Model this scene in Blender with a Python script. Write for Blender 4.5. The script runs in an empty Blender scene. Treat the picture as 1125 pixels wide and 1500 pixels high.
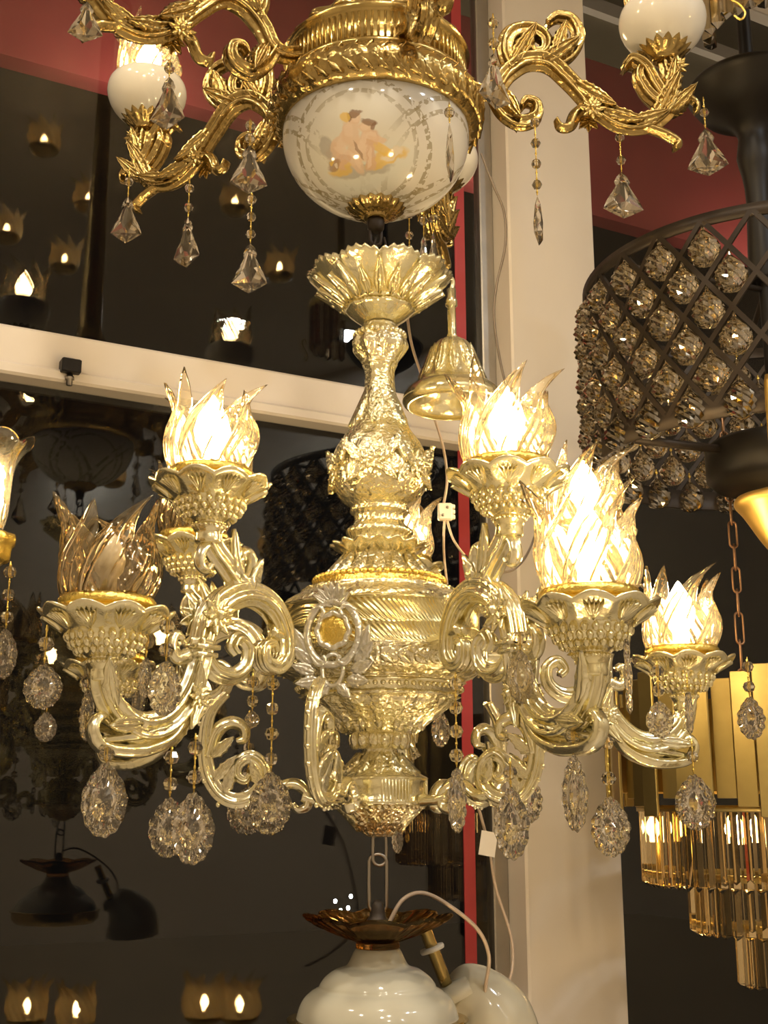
import bpy, math, random
from math import sin, cos, pi, radians as R, atan2, sqrt
from mathutils import Vector, Matrix
random.seed(7)
C = bpy.context.scene.collection
SC = bpy.context.scene
# ------------------------------------------------------------------ camera model
F = 1760.0; PITCH = R(13.7); SP, CP = sin(PITCH), cos(PITCH)
def at(px, py, Y):
    u, v = px-562.5, 750-py
    w = F*CP - v*SP
    return Vector((u/w*Y, Y, (F*SP+v*CP)/w*Y))
def zof(py, Y): return at(562, py, Y).z
def mpp(py, Y): return (Y*CP + zof(py, Y)*SP)/F
def prof(rows, Y, zb):
    return [(r*mpp(py, Y), zof(py, Y)-zb) for py, r in rows]

# ------------------------------------------------------------------ mesh builder
class MB:
    def __init__(s): s.v, s.f = [], []
    def add(s, vs, fs, M=None):
        o = len(s.v)
        for p in vs:
            p = Vector(p)
            if M is not None: p = M @ p
            s.v.append(p)
        for f in fs: s.f.append([i+o for i in f])
        return s
    def mesh(s, name, mat, smooth=True):
        me = bpy.data.meshes.new(name)
        me.from_pydata([tuple(p) for p in s.v], [], s.f)
        me.materials.append(mat)
        if smooth: me.polygons.foreach_set('use_smooth', [True]*len(me.polygons))
        import bmesh
        bm = bmesh.new(); bm.from_mesh(me); bmesh.ops.recalc_face_normals(bm, faces=bm.faces); bm.to_mesh(me); bm.free()
        return me
    def build(s, name, mat, parent=None, smooth=True, loc=(0,0,0), rz=0.0):
        return link(name, s.mesh(name, mat, smooth), parent, loc, rz)
def link(name, me, parent=None, loc=(0,0,0), rz=0.0):
    o = bpy.data.objects.new(name, me); C.objects.link(o)
    o.location = loc; o.rotation_euler = (0, 0, rz)
    if parent is not None: o.parent = parent
    return o
def tag(o, label, cat, group=None):
    o['label'] = label; o['category'] = cat
    if group: o['group'] = group
    return o
def thing(name, label, cat, loc, rz=0, group=None):
    o = bpy.data.objects.new(name, None); C.objects.link(o)
    o.empty_display_size = .05
    o.location = loc; o.rotation_euler = (0, 0, rz)
    return tag(o, label, cat, group)
def struct(o): o['kind'] = 'structure'; return o
def dup(o, parent, loc=None, rz=None):
    c = o.copy(); C.objects.link(c)
    if parent is not None: c.parent = parent
    if loc is not None: c.location = loc
    if rz is not None: c.rotation_euler = (0, 0, rz)
    for ch in list(o.children): dup(ch, c)
    return c

def crom(pts, m):
    """Catmull-Rom through pts (any dimension), m steps per span"""
    P = [tuple(p) for p in pts]; n = len(P); out = []
    for i in range(n-1):
        a, b, c, d = P[max(i-1,0)], P[i], P[i+1], P[min(i+2,n-1)]
        for k in range(m):
            t = k/m
            out.append(tuple(.5*((2*b[j])+(-a[j]+c[j])*t+(2*a[j]-5*b[j]+4*c[j]-d[j])*t*t+(-a[j]+3*b[j]-3*c[j]+d[j])*t**3) for j in range(len(b))))
    out.append(P[-1]); return out
def lathe(mb, pr, n=64, mod=None, M=None, sub=0):
    if sub: pr = [(max(p[0],0), p[1]) for p in crom(pr, sub)]
    vs, fs = [], []; m = len(pr)
    for i, (r, z) in enumerate(pr):
        for j in range(n):
            th = 2*pi*j/n; rr, zz = r, z
            if mod: rr, zz = mod(th, i/(m-1), r, z)
            vs.append((rr*cos(th), rr*sin(th), zz))
    for i in range(m-1):
        for j in range(n):
            a, b = i*n+j, i*n+(j+1) % n
            fs.append((a, b, b+n, a+n))
    if max(abs(pr[0][0]-pr[-1][0]), abs(pr[0][1]-pr[-1][1])) > 1e-6:
        if pr[0][0] > 1e-6: fs.append(tuple(range(n-1, -1, -1)))
        if pr[-1][0] > 1e-6: fs.append(tuple((m-1)*n+j for j in range(n)))
    mb.add(vs, fs, M)
def psweep(mb, path, hn, hb, n=14, flute=0, amp=.0, sub=6, M=None):
    """planar sweep in the local x-z plane; hn half thickness in plane, hb half width along y; lists follow the path"""
    k = len(path)
    def ex(h): return [h]*k if not isinstance(h, (list, tuple)) else [h[min(int(i*len(h)/k), len(h)-1)] for i in range(k)] if len(h) != k else list(h)
    pts = crom([(p[0], p[1], a, b) for p, a, b in zip(path, ex(hn), ex(hb))], sub)
    vs, fs = [], []; m = len(pts)
    for i, (x, z, a, b) in enumerate(pts):
        p, q = pts[max(i-1,0)], pts[min(i+1,m-1)]
        t = Vector((q[0]-p[0], q[1]-p[1])); t.normalize(); nx, nz = -t.y, t.x
        for j in range(n):
            ph = 2*pi*j/n; g = 1+amp*cos(flute*ph)
            vs.append((x+nx*a*g*cos(ph), b*g*sin(ph), z+nz*a*g*cos(ph)))
    for i in range(m-1):
        for j in range(n):
            a, b = i*n+j, i*n+(j+1) % n
            fs.append((a, b, b+n, a+n))
    fs.append(tuple(range(n-1, -1, -1))); fs.append(tuple((m-1)*n+j for j in range(n)))
    mb.add(vs, fs, M)
def tube(mb, pts, r, n=8, sub=6, closed=False):
    P = [Vector(p) for p in (crom(pts, sub) if sub else pts)]
    if closed: P = P[:-1] if (P[0]-P[-1]).length < 1e-6 else P
    m = len(P); vs, fs = [], []; up = Vector((.13,.31,.94)).normalized()
    for i, p in enumerate(P):
        a, b = (P[(i-1) % m], P[(i+1) % m]) if closed else (P[max(i-1,0)], P[min(i+1,m-1)])
        t = (b-a).normalized()
        s = t.cross(up)
        if s.length < 1e-3: s = t.cross(Vector((1,0,0)))
        s.normalize(); w = s.cross(t); up = w
        rr = r
        if isinstance(r, (list, tuple)):
            q = i*(len(r)-1)/(m-1); a_ = min(int(q), len(r)-2); rr = r[a_]+(r[a_+1]-r[a_])*(q-a_)
        for j in range(n): vs.append(p+s*rr*cos(2*pi*j/n)+w*rr*sin(2*pi*j/n))
    for i in range(m if closed else m-1):
        for j in range(n):
            a, b = i*n+j, i*n+(j+1) % n; c, d = ((i+1) % m)*n+(j+1) % n, ((i+1) % m)*n+j
            fs.append((a, b, c, d))
    if not closed: fs.append(tuple(range(n-1,-1,-1))); fs.append(tuple((m-1)*n+j for j in range(n)))
    mb.add(vs, fs)
def box(mb, x0, x1, y0, y1, z0, z1, M=None, bev=0.0):
    if bev <= 0:
        vs = [(x,y,z) for z in (z0,z1) for x,y in ((x0,y0),(x1,y0),(x1,y1),(x0,y1))]
        fs = [(3,2,1,0),(4,5,6,7),(0,1,5,4),(1,2,6,5),(2,3,7,6),(3,0,4,7)]
        mb.add(vs, fs, M); return
    b = bev; ring = [(x0+b,y0),(x1-b,y0),(x1,y0+b),(x1,y1-b),(x1-b,y1),(x0+b,y1),(x0,y1-b),(x0,y0+b)]
    cx, cy = (x0+x1)/2, (y0+y1)/2
    sx, sy = 1-b/max((x1-x0)/2,1e-6), 1-b/max((y1-y0)/2,1e-6)
    vs = []
    for z, q in ((z0,1),(z0+b,0),(z1-b,0),(z1,1)):
        for x, y in ring: vs.append((cx+(x-cx)*(sx if q else 1), cy+(y-cy)*(sy if q else 1), z))
    fs = [tuple(range(7,-1,-1)), tuple(range(24,32))]
    for i in range(3):
        for j in range(8): fs.append((i*8+j, i*8+(j+1)%8, (i+1)*8+(j+1)%8, (i+1)*8+j))
    mb.add(vs, fs, M)
def ball(mb, c, r, nu=10, nv=6, sz=1.0):
    pr = [(r*sin(pi*i/nv), -r*sz*cos(pi*i/nv)) for i in range(nv+1)]
    pr[0] = (0, pr[0][1]); pr[-1] = (0, pr[-1][1])
    lathe(mb, pr, nu, None, Matrix.Translation(Vector(c)))
def beadring(mb, r, z, br, n, M=None):
    for j in range(n):
        t = 2*pi*j/n; p = Vector((r*cos(t), r*sin(t), z))
        if M is not None: p = M @ p
        ball(mb, p, br, 6, 4)
def leaf(mb, M, L, W, curl=1.2, lobes=5, th=.0022, nu=22, nv=12, rib=.12):
    """acanthus leaf: x along, z normal, curling up"""
    top, bot = [], []
    for side in (1, -1):
        for i in range(nu+1):
            s = i/nu; a = curl*s*s
            x = L*(s-.18*curl*s*s*s); z = L*curl*.33*s*s
            w = W*(sin(pi*min(1, s**.75))**.8*.85+.15*(1-s))*(1-.22*abs(sin(lobes*pi*s))**.6)
            for j in range(nv+1):
                t = 2*j/nv-1
                zz = z + side*th + rib*W*(cos(t*3*pi)*.5 - t*t*.9)*(1-.5*s)
                (top if side > 0 else bot).append((x - abs(t)*w*.25*s, t*w, zz))
    q = nv+1; fs = []; N = len(top)
    for i in range(nu):
        for j in range(nv):
            a = i*q+j
            fs.append((a, a+1, a+q+1, a+q)); fs.append((N+a, N+a+q, N+a+q+1, N+a+1))
    for i in range(nu):
        a, b = i*q, (i+1)*q; fs.append((a, b, N+b, N+a))
        a, b = i*q+nv, (i+1)*q+nv; fs.append((b, a, N+a, N+b))
    for j in range(nv):
        fs.append((j+1, j, N+j, N+j+1)); a = nu*q+j; fs.append((a, a+1, N+a+1, N+a))
    mb.add(top+bot, fs, M)
def frame(o, x, z):
    """matrix with local x along x and local z near z"""
    x = Vector(x).normalized(); z = Vector(z); y = z.cross(x).normalized(); z = x.cross(y)
    return Matrix(((x.x,y.x,z.x,o[0]),(x.y,y.y,z.y,o[1]),(x.z,y.z,z.z,o[2]),(0,0,0,1)))
def rosette(mb, o, nrm, r, n=8, up=(0,0,1)):
    nrm = Vector(nrm).normalized(); a = nrm.cross(Vector(up)).normalized(); b = a.cross(nrm)
    for ring, (k, off, rr) in enumerate(((n, 0, 1), (n, .5, .68))):
        for j in range(k):
            t = 2*pi*(j+off)/k; d = a*cos(t)+b*sin(t)
            leaf(mb, frame(Vector(o)+nrm*.002*(ring+1), d, nrm), r*rr, r*.27, .28, 0, .0012, 8, 4, .3)
    ball(mb, Vector(o)+nrm*.005, r*.26, 10, 6)

# ------------------------------------------------------------------ materials
def newmat(name):
    m = bpy.data.materials.new(name); m.use_nodes = True
    nt = m.node_tree; nt.nodes.clear()
    out = nt.nodes.new('ShaderNodeOutputMaterial')
    return m, nt, out
def N(nt, t, **kw):
    n = nt.nodes.new(t)
    for k, v in kw.items():
        if k in n.inputs: n.inputs[k].default_value = v
        else: setattr(n, k, v)
    return n
def ramp(nt, stops):
    r = nt.nodes.new('ShaderNodeValToRGB'); e = r.color_ramp.elements
    while len(e) < len(stops): e.new(.5)
    for el, (p, c) in zip(e, stops): el.position = p; el.color = (*c, 1)
    return r
def metal(name, c1, c2, rough=.22, bump=.35, scale=140, kind='voronoi', metallic=1.0, coat=0):
    m, nt, out = newmat(name); L = nt.links.new
    p = N(nt, 'ShaderNodeBsdfPrincipled', Metallic=metallic, Roughness=rough)
    tc = N(nt, 'ShaderNodeTexCoord')
    nz = N(nt, 'ShaderNodeTexNoise', Scale=18, Detail=4); L(tc.outputs['Object'], nz.inputs['Vector'])
    rp = ramp(nt, [(.32, c1), (.68, c2)]); L(nz.outputs[0], rp.inputs[0]); L(rp.outputs[0], p.inputs['Base Color'])
    if bump:
        if kind == 'voronoi':
            w = N(nt, 'ShaderNodeTexNoise', Scale=scale*.45, Detail=2); L(tc.outputs['Object'], w.inputs['Vector'])
            ad = N(nt, 'ShaderNodeVectorMath', operation='MULTIPLY_ADD'); L(w.outputs['Color'], ad.inputs[0])
            ad.inputs[1].default_value = (.016,)*3; L(tc.outputs['Object'], ad.inputs[2])
            t = N(nt, 'ShaderNodeTexVoronoi', Scale=scale, feature='SMOOTH_F1'); L(ad.outputs[0], t.inputs['Vector'])
            src = t.outputs['Distance']
        elif kind == 'knurl':
            t = N(nt, 'ShaderNodeTexWave', Scale=scale, bands_direction='DIAGONAL'); L(tc.outputs['Object'], t.inputs['Vector']); src = t.outputs['Fac']
        else:
            t = N(nt, 'ShaderNodeTexNoise', Scale=scale, Detail=3); L(tc.outputs['Object'], t.inputs['Vector']); src = t.outputs[0]
        b = N(nt, 'ShaderNodeBump', Strength=bump, Distance=.004); L(src, b.inputs['Height']); L(b.outputs[0], p.inputs['Normal'])
    L(p.outputs[0], out.inputs[0]); return m
def paint(name, col, rough=.5, col2=None, scale=6, spec=.5, bump=0):
    m, nt, out = newmat(name); L = nt.links.new
    p = N(nt, 'ShaderNodeBsdfPrincipled', Roughness=rough); p.inputs['Specular IOR Level'].default_value = spec
    tc = N(nt, 'ShaderNodeTexCoord'); nz = N(nt, 'ShaderNodeTexNoise', Scale=scale, Detail=5); L(tc.outputs['Object'], nz.inputs['Vector'])
    rp = ramp(nt, [(.35, col), (.75, col2 or col)]); L(nz.outputs[0], rp.inputs[0]); L(rp.outputs[0], p.inputs['Base Color'])
    if bump:
        b = N(nt, 'ShaderNodeBump', Strength=bump, Distance=.002); L(nz.outputs[0], b.inputs['Height']); L(b.outputs[0], p.inputs['Normal'])
    L(p.outputs[0], out.inputs[0]); return m
def glass(name, col=(1,1,1), ior=1.52, rough=0.0):
    m, nt, out = newmat(name); g = N(nt, 'ShaderNodeBsdfGlass', Roughness=rough, IOR=ior); g.inputs['Color'].default_value = (*col, 1)
    nt.links.new(g.outputs[0], out.inputs[0]); return m
def thin_glass(name, tint, ior=1.5, trans=.0, bump=0, boost=0.0, scale=60, rough=.02, gcol=(1,1,1), schlick=False):
    m, nt, out = newmat(name); L = nt.links.new
    t = N(nt, 'ShaderNodeBsdfTransparent'); t.inputs[0].default_value = (*tint, 1)
    g = N(nt, 'ShaderNodeBsdfGlossy', Roughness=rough); g.inputs['Color'].default_value = (*gcol, 1)
    fr = N(nt, 'ShaderNodeFresnel', IOR=ior)
    fac = fr.outputs[0]
    if schlick:
        lw = N(nt, 'ShaderNodeLayerWeight', Blend=.5)
        pw = N(nt, 'ShaderNodeMath', operation='POWER'); L(lw.outputs['Facing'], pw.inputs[0]); pw.inputs[1].default_value = 5
        ma = N(nt, 'ShaderNodeMath', operation='MULTIPLY_ADD'); L(pw.outputs[0], ma.inputs[0]); ma.inputs[1].default_value = .96; ma.inputs[2].default_value = .04; fac = ma.outputs[0]
    if boost:
        a = N(nt, 'ShaderNodeMath', operation='ADD', use_clamp=True); L(fac, a.inputs[0]); a.inputs[1].default_value = boost; fac = a.outputs[0]
    if bump:
        tc = N(nt, 'ShaderNodeTexCoord'); nz = N(nt, 'ShaderNodeTexNoise', Scale=scale, Detail=1); L(tc.outputs['Object'], nz.inputs['Vector'])
        b = N(nt, 'ShaderNodeBump', Strength=bump, Distance=.004); L(nz.outputs[0], b.inputs['Height']); L(b.outputs[0], g.inputs['Normal']); L(b.outputs[0], fr.inputs['Normal'])
    mx = N(nt, 'ShaderNodeMixShader'); L(fac, mx.inputs[0]); L(t.outputs[0], mx.inputs[1]); L(g.outputs[0], mx.inputs[2])
    last = mx.outputs[0]
    if trans:
        tr = N(nt, 'ShaderNodeBsdfTranslucent'); tr.inputs[0].default_value = (*gcol, 1)
        m2 = N(nt, 'ShaderNodeMixShader'); m2.inputs[0].default_value = trans; L(last, m2.inputs[1]); L(tr.outputs[0], m2.inputs[2]); last = m2.outputs[0]
    L(last, out.inputs[0]); return m
def emit(name, col, s):
    m, nt, out = newmat(name); e = N(nt, 'ShaderNodeEmission', Strength=s); e.inputs[0].default_value = (*col, 1)
    nt.links.new(e.outputs[0], out.inputs[0]); return m

CHAMP = metal('champagne_gold', (.94,.84,.46), (.92,.86,.64), .23, .6, 165, 'voronoi', .92)
CHAMP_S = metal('champagne_smooth', (.94,.84,.47), (.92,.86,.60), .2, .3, 90, 'noise', .9)
CHAMP_K = metal('champagne_knurled', (.94,.81,.38), (.93,.84,.50), .22, .3, 90, 'knurl', .92)
ARMG = metal('champagne_arm', (.94,.85,.49), (.92,.87,.66), .2, .22, 110, 'voronoi', .92)
SILVER = metal('pale_silver_gilt', (.86,.82,.70), (.80,.78,.70), .28, .5, 160, 'voronoi', .8)
YGOLD = metal('yellow_gilt', (.93,.66,.13), (.93,.70,.20), .26, .4, 220, 'noise', .9)
BRASS = metal('antique_brass', (.56,.41,.16), (.42,.30,.11), .24, .35, 130, 'voronoi', .95)
BRASS_S = metal('polished_brass', (.60,.44,.16), (.52,.38,.14), .22, .2, 60, 'noise', .95)
SATIN = metal('satin_gold', (.52,.42,.18), (.45,.36,.15), .36, .05, 40, 'noise')
DGOLD = metal('dull_gold', (.68,.45,.13), (.58,.38,.10), .42, .1, 30, 'noise')
BLACKM = paint('black_metal', (.010,.008,.007), .45, (.014,.012,.010), 20, .25)
BROWNM = metal('dark_bronze', (.055,.04,.028), (.04,.03,.022), .5, .1, 60, 'noise', .5)
STEEL = metal('steel_wire', (.42,.38,.32), (.35,.32,.28), .3, 0)
COPPER = metal('copper_chain', (.55,.32,.18), (.45,.26,.14), .35, 0)
CREAMG = paint('cream_glazed_glass', (.62,.57,.43), .1, (.66,.61,.47), 8)
PORC = paint('white_porcelain', (.72,.67,.57), .1, (.75,.70,.61), 5)
POSTM = paint('cream_painted_post', (.70,.63,.54), .42, (.75,.68,.60), 3.5, .4, .05)
MULL = paint('cream_window_bar', (.70,.62,.52), .35, (.75,.67,.58), 5, .4, .03)
ALU = metal('aluminium_profile', (.48,.45,.40), (.42,.40,.36), .4, 0)
REDT = paint('red_strip', (.36,.035,.04), .45, (.40,.05,.05), 9)
REDF = paint('red_fascia', (.30,.05,.05), .5, (.36,.07,.06), 6)
WALL = paint('shop_wall', (.62,.54,.42), .7, (.66,.58,.46), 2)
CEIL = paint('shop_ceiling', (.55,.48,.38), .8, (.60,.53,.42), 2)
FLOOR = paint('shop_floor', (.55,.47,.37), .3, (.60,.52,.42), 3)
SOFF = paint('olive_soffit', (.24,.21,.14), .6, (.28,.24,.16), 3)
NIGHT = paint('night_street', (.03,.028,.03), .8, (.045,.04,.04), .8)
CORD = paint('clear_cord', (.55,.42,.30), .3, (.60,.46,.34), 20)
DCORD = paint('grey_cord', (.20,.16,.12), .4, (.24,.19,.15), 20)
PLAST = paint('white_plastic', (.82,.75,.62), .35, (.85,.78,.66), 10)
PAPER = paint('paper_tag', (.80,.72,.60), .7)
def crystal(name, col, ior, gl):
    m, nt, out = newmat(name); L = nt.links.new
    g = N(nt, 'ShaderNodeBsdfGlass', Roughness=0, IOR=ior); g.inputs['Color'].default_value = (*col, 1)
    q = N(nt, 'ShaderNodeBsdfGlossy', Roughness=.03); q.inputs['Color'].default_value = (1,.95,.86,1)
    mx = N(nt, 'ShaderNodeMixShader'); mx.inputs[0].default_value = gl
    L(g.outputs[0], mx.inputs[1]); L(q.outputs[0], mx.inputs[2]); L(mx.outputs[0], out.inputs[0]); return m
CRYS = crystal('cut_crystal', (1,.98,.94), 1.58, .06)
CRYSD = crystal('champagne_crystal', (1,.95,.82), 1.6, .36)
AMBER = glass('amber_crystal_rod', (1,.93,.78), 1.5)
TRAYG = glass('smoky_amber_glass', (.75,.55,.30), 1.5, .08)
SHADE = thin_glass('flame_shade_glass', (1,.95,.84), 1.5, .014, .5, .07, 60, .03, (1,.93,.78))
PANE = thin_glass('window_pane', (.80,.80,.78), 1.5, 0, 0, 0, 60, .0, (1,1,1), True)
SHADEW = thin_glass('ribbed_shade_glass', (1,.93,.78), 1.5, .38, .8, .1, 60, .05, (1,.85,.55))
BULB = emit('lit_bulb', (1,.76,.42), 125)
BULBS = emit('small_lit_bulb', (1,.72,.36), 420)
BULBD = emit('dim_lit_bulb', (1,.66,.26), 45)
BULBOFF = paint('unlit_bulb', (.75,.68,.55), .1)
LEDW = emit('cool_led', (.82,.92,1), 60)

# ------------------------------------------------------------------ shared meshes
def pear_mesh(w, h, lobes=13, deep=.62):
    """flat pear-shaped cut crystal with a scalloped rim, faceted both sides; hangs from z=0 down to -h; faces local -y"""
    mb = MB(); n = lobes*6; rings = [(.0,.86),(.24,.70),(.42,.44),(.58,.28),(.70,.44),(.80,.52),(.90,.42),(1.0,.0)]
    half = []
    for side in (1, -1):
        idx = []
        for q, (rho, hh) in enumerate(rings):
            row = []
            for j in range(n):
                t = 2*pi*j/n + pi/2
                pr = 1-.42*max(0, sin(t))**1.6
                sc = 1+(.035*(abs(cos(lobes*t/2))-.6)*2 if rho > .65 else (.05*cos(7*t) if rho < .5 else 0))
                x = rho*w/2*cos(t)*pr*sc; z = rho*h/2*sin(t)*sc - h/2
                y = -side*hh*w*.5*deep*(1+(.5*(abs(cos(lobes*t/2))-.7) if .65 < rho < .95 else 0))
                row.append((x, y, z))
                if rho == 0: break
            idx.append(row)
        half.append(idx)
    vs = []; fs = []
    for s, idx in enumerate(half):
        offs = []
        for row in idx: offs.append(len(vs)); vs += row
        for j in range(n): 
            a = (offs[0], offs[1]+j, offs[1]+(j+1) % n); fs.append(a if s == 0 else a[::-1])
        for q in range(1, len(idx)-1):
            for j in range(n):
                a, b = offs[q]+j, offs[q]+(j+1) % n; c, d = offs[q+1]+(j+1) % n, offs[q+1]+j
                fs.append((a, d, c, b) if s == 0 else (a, b, c, d))
    mb.add(vs, fs)
    import bmesh
    me = mb.mesh('crystal_drop', CRYS, False)
    bm = bmesh.new(); bm.from_mesh(me); bmesh.ops.remove_doubles(bm, verts=bm.verts, dist=1e-5); bmesh.ops.recalc_face_normals(bm, faces=bm.faces); bm.to_mesh(me); bm.free()
    return me
def kite_mesh(w, h, deep=.42):
    """flared prism with pointed foot: narrow shoulder, three points below"""
    o = [(0,0),(.13,-.10),(.20,-.22),(.16,-.30),(.27,-.45),(.40,-.62),(.50,-.80),(.36,-.86),(.22,-.92),(0,-1),(-.22,-.92),(-.36,-.86),(-.50,-.80),(-.40,-.62),(-.27,-.45),(-.16,-.30),(-.20,-.22),(-.13,-.10)]
    vs = [(x*w, 0, z*h) for x, z in o]; n = len(o)
    for s in (-1, 1):
        vs += [(0, s*w*deep*.5, -.72*h), (0, s*w*deep*.32, -.18*h), (.13*w, s*w*deep*.42, -.55*h), (-.13*w, s*w*deep*.42, -.55*h)]
    fs = []
    for s, b in ((0, n), (1, n+4)):
        c, t, r, l = b, b+1, b+2, b+3
        tri = [(0,1,t),(1,2,t),(2,3,t),(3,4,t),(4,r,t),(4,5,r),(5,6,r),(6,c,r),(6,7,c),(7,8,c),(8,9,c),(9,10,c),(10,11,c),(11,12,c),(12,l,c),(12,13,l),(13,14,l),(14,t,l),(14,15,t),(15,16,t),(16,17,t),(17,0,t),(r,c,t),(c,l,t)]
        fs += [q if s else q[::-1] for q in tri]
    return MB().add(vs, fs).mesh('crystal_drop', CRYS, False)
def ballcrystal_mesh(w, h):
    mb = MB(); pr = [(0,0),(.10,-.05),(.14,-.16),(.55,-.32),(.88,-.48),(1,-.64),(.90,-.80),(.60,-.93),(0,-1)]
    def mod(th, k, r, z): return max(r, 0)*(1+.07*cos(9*th+(pi if int(k*16+.5) % 2 else 0))*(r > .006)), z
    lathe(mb, crom([(r*w/2, z*h) for r, z in pr], 2), 18, mod)
    return mb.mesh('crystal', CRYSD, False)
def bead_mesh(r):
    mb = MB(); ball(mb, (0,0,0), r, 8, 4, .95); return mb.mesh('bead', CRYS, False)
_cache = {}
def cached(fn, *a):
    k = (fn.__name__,)+tuple(round(x, 4) for x in a)
    if k not in _cache: _cache[k] = fn(*a)
    return _cache[k]
def wire_mesh(L, r=.0009):
    mb = MB(); k = max(2, int(L/.010))
    tube(mb, [(0,0,-L*i/k) for i in range(k+1)], r, 6, 0)
    for i in range(k): ball(mb, (0,0,-L*(i+.5)/k), r*1.9, 6, 4, 1.6)
    return mb.mesh('wire', YGOLD)
def pendant(parent, p, w, h, L=.0, beads=0, kind='pear', rz=0.0, br=.0095):
    """a crystal pendant hung at world point p: wire and beads of length L, then the drop"""
    base = parent.matrix_world.translation if False else parent.location
    me = cached(pear_mesh if kind == 'pear' else kite_mesh, w, h)
    d = link('crystal_pendant', me, parent, Vector(p)-Vector(base)-Vector((0,0,L)), rz)
    if L > .004:
        link('wire', cached(wire_mesh, L), d, (0,0,L))
        for i in range(beads):
            link('bead', cached(bead_mesh, br), d, (0,0,L*(1-(i+.5)/beads)), .4*i)
    return d
def shade_mesh(H=.1, rb=.050, petals=7, twist=1.0):
    """swirled flame glass: a belly of twisted flutes that opens into curling pointed petals"""
    mb = MB(); per = 16; n, m = petals*per, 30; vs = []; fs = []; rnd = random.Random(5)
    hs = [1+rnd.uniform(-.16,.10) for _ in range(petals)]; hs[1] = 1.24
    fl = [1+rnd.uniform(-.5,.7) for _ in range(petals)]; fl[1] = .15
    for wall in (0, 1):
        for i in range(m+1):
            v = i/m
            for j in range(n):
                q = j/n*petals; fr = q-math.floor(q)-.5; k = int(q) % petals
                pt = 1-abs(fr)*2
                top = H*(.60+.44*hs[k]*pt**.75)
                z = v*top; zn = z/H
                r = rb*(.80+.26*sin(pi*min(1, (zn+.08)*1.15))**.8 if zn < .75 else .80+.26*sin(pi*.9545)**.8)
                e = max(0, zn-.55)
                r += .060*e**1.5*(.35+.65*pt)*fl[k]
                r += (.0040*cos(2*pi*fr) + .0016*cos(6*pi*fr))*(1-.35*v)
                squeeze = max(0, zn-.62)/.4
                th = 2*pi*(j - fr*per*.35*squeeze)/n + twist*zn + .25*e
                if wall: r -= .0030
                vs.append((r*cos(th), r*sin(th), z))
    K = (m+1)*n
    for i in range(m):
        for j in range(n):
            a, b = i*n+j, i*n+(j+1) % n
            fs.append((a, b, b+n, a+n)); fs.append((K+a, K+a+n, K+b+n, K+b))
    for j in range(n):
        a, b = m*n+j, m*n+(j+1) % n; fs.append((a, b, K+b, K+a))
        a, b = j, (j+1) % n; fs.append((b, a, K+a, K+b))
    mb.add(vs, fs); return mb.mesh('glass_shade', SHADE)
SHADE_ME = shade_mesh(); SHADE_MW = SHADE_ME.copy(); SHADE_MW.materials[0] = SHADEW
def bulb_mesh(mat, s=1.0):
    mb = MB(); pr = [(0,0),(.009,.0),(.009,.014),(.015,.022),(.0175,.034),(.014,.048),(.007,.060),(.002,.068),(0,.070)]
    lathe(mb, [(r*s, z*s) for r, z in pr], 20); return mb.mesh('bulb', mat)
BULB_ON, BULB_OFF, BULB_SM = bulb_mesh(BULB, 1.25), bulb_mesh(BULBOFF), bulb_mesh(BULBS, .6)
BULB_DIM = bulb_mesh(BULBD, .8)
def chainlink(mb, c, L, W, r, ang):
    """one oval link hanging: centre c, along z, plane turned by ang"""
    pts = []
    for k in range(24):
        t = 2*pi*k/24; x = W*cos(t); z = (L-W)*(1 if sin(t) > 0 else -1)*(abs(sin(t)) > .01)+W*sin(t)
        pts.append((c[0]+x*cos(ang), c[1]+x*sin(ang), c[2]+z))
    tube(mb, pts, r, 8, 0, True)

# ------------------------------------------------------------------ window wall geometry (plane through P0 along DV)
AX = -.006; AY = 1.6
P0 = Vector((0, 2.6, 0)); PD = Vector((.887, .462, 0)).normalized(); PN = Vector((PD.y, -PD.x, 0))
WANG = atan2(PD.y, PD.x)
MW = Matrix.Translation(P0) @ Matrix.Rotation(WANG, 4, 'Z')      # local x along window, local -y into the shop
ZF, ZC = -1.6, 2.35
def wbox(name, mat, s0, s1, d0, d1, z0, z1, bev=.004, smooth=False):
    """d is how far the piece stands into the shop (negative = outside)"""
    mb = MB(); box(mb, s0, s1, -d1, -d0, z0, z1, None, bev)
    o = mb.build(name, mat, None, smooth, P0, WANG); return struct(o)
ZM0, ZM1 = .803, .908
wbox('window_1', PANE, -3.2, .262, -.006, 0, ZF, ZM0+.01, 0)
wbox('window_2', PANE, -3.2, .262, -.006, 0, ZM1-.01, ZC, 0)
wbox('window_3', PANE, .555, 3.4, -.006, 0, ZF, ZC, 0)
wbox('trim_1', MULL, -3.2, .30, -.01, .035, ZM0+.02, ZM1, .006)
wbox('trim_2', MULL, -3.2, .30, -.01, .048, ZM0, ZM0+.026, .005)
wbox('trim_3', POSTM, .30, .558, -.03, .08, ZF, ZC, .005)
wbox('trim_4', ALU, .262, .30, -.02, .012, ZF, ZM0, .003)
wbox('trim_5', ALU, .262, .30, -.02, .012, ZM1, ZC, .003)
wbox('trim_6', REDT, .193, .221, 0, .003, ZF, ZM0, 0)
wbox('trim_7', REDT, .193, .221, 0, .003, ZM1, ZC, 0)
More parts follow.
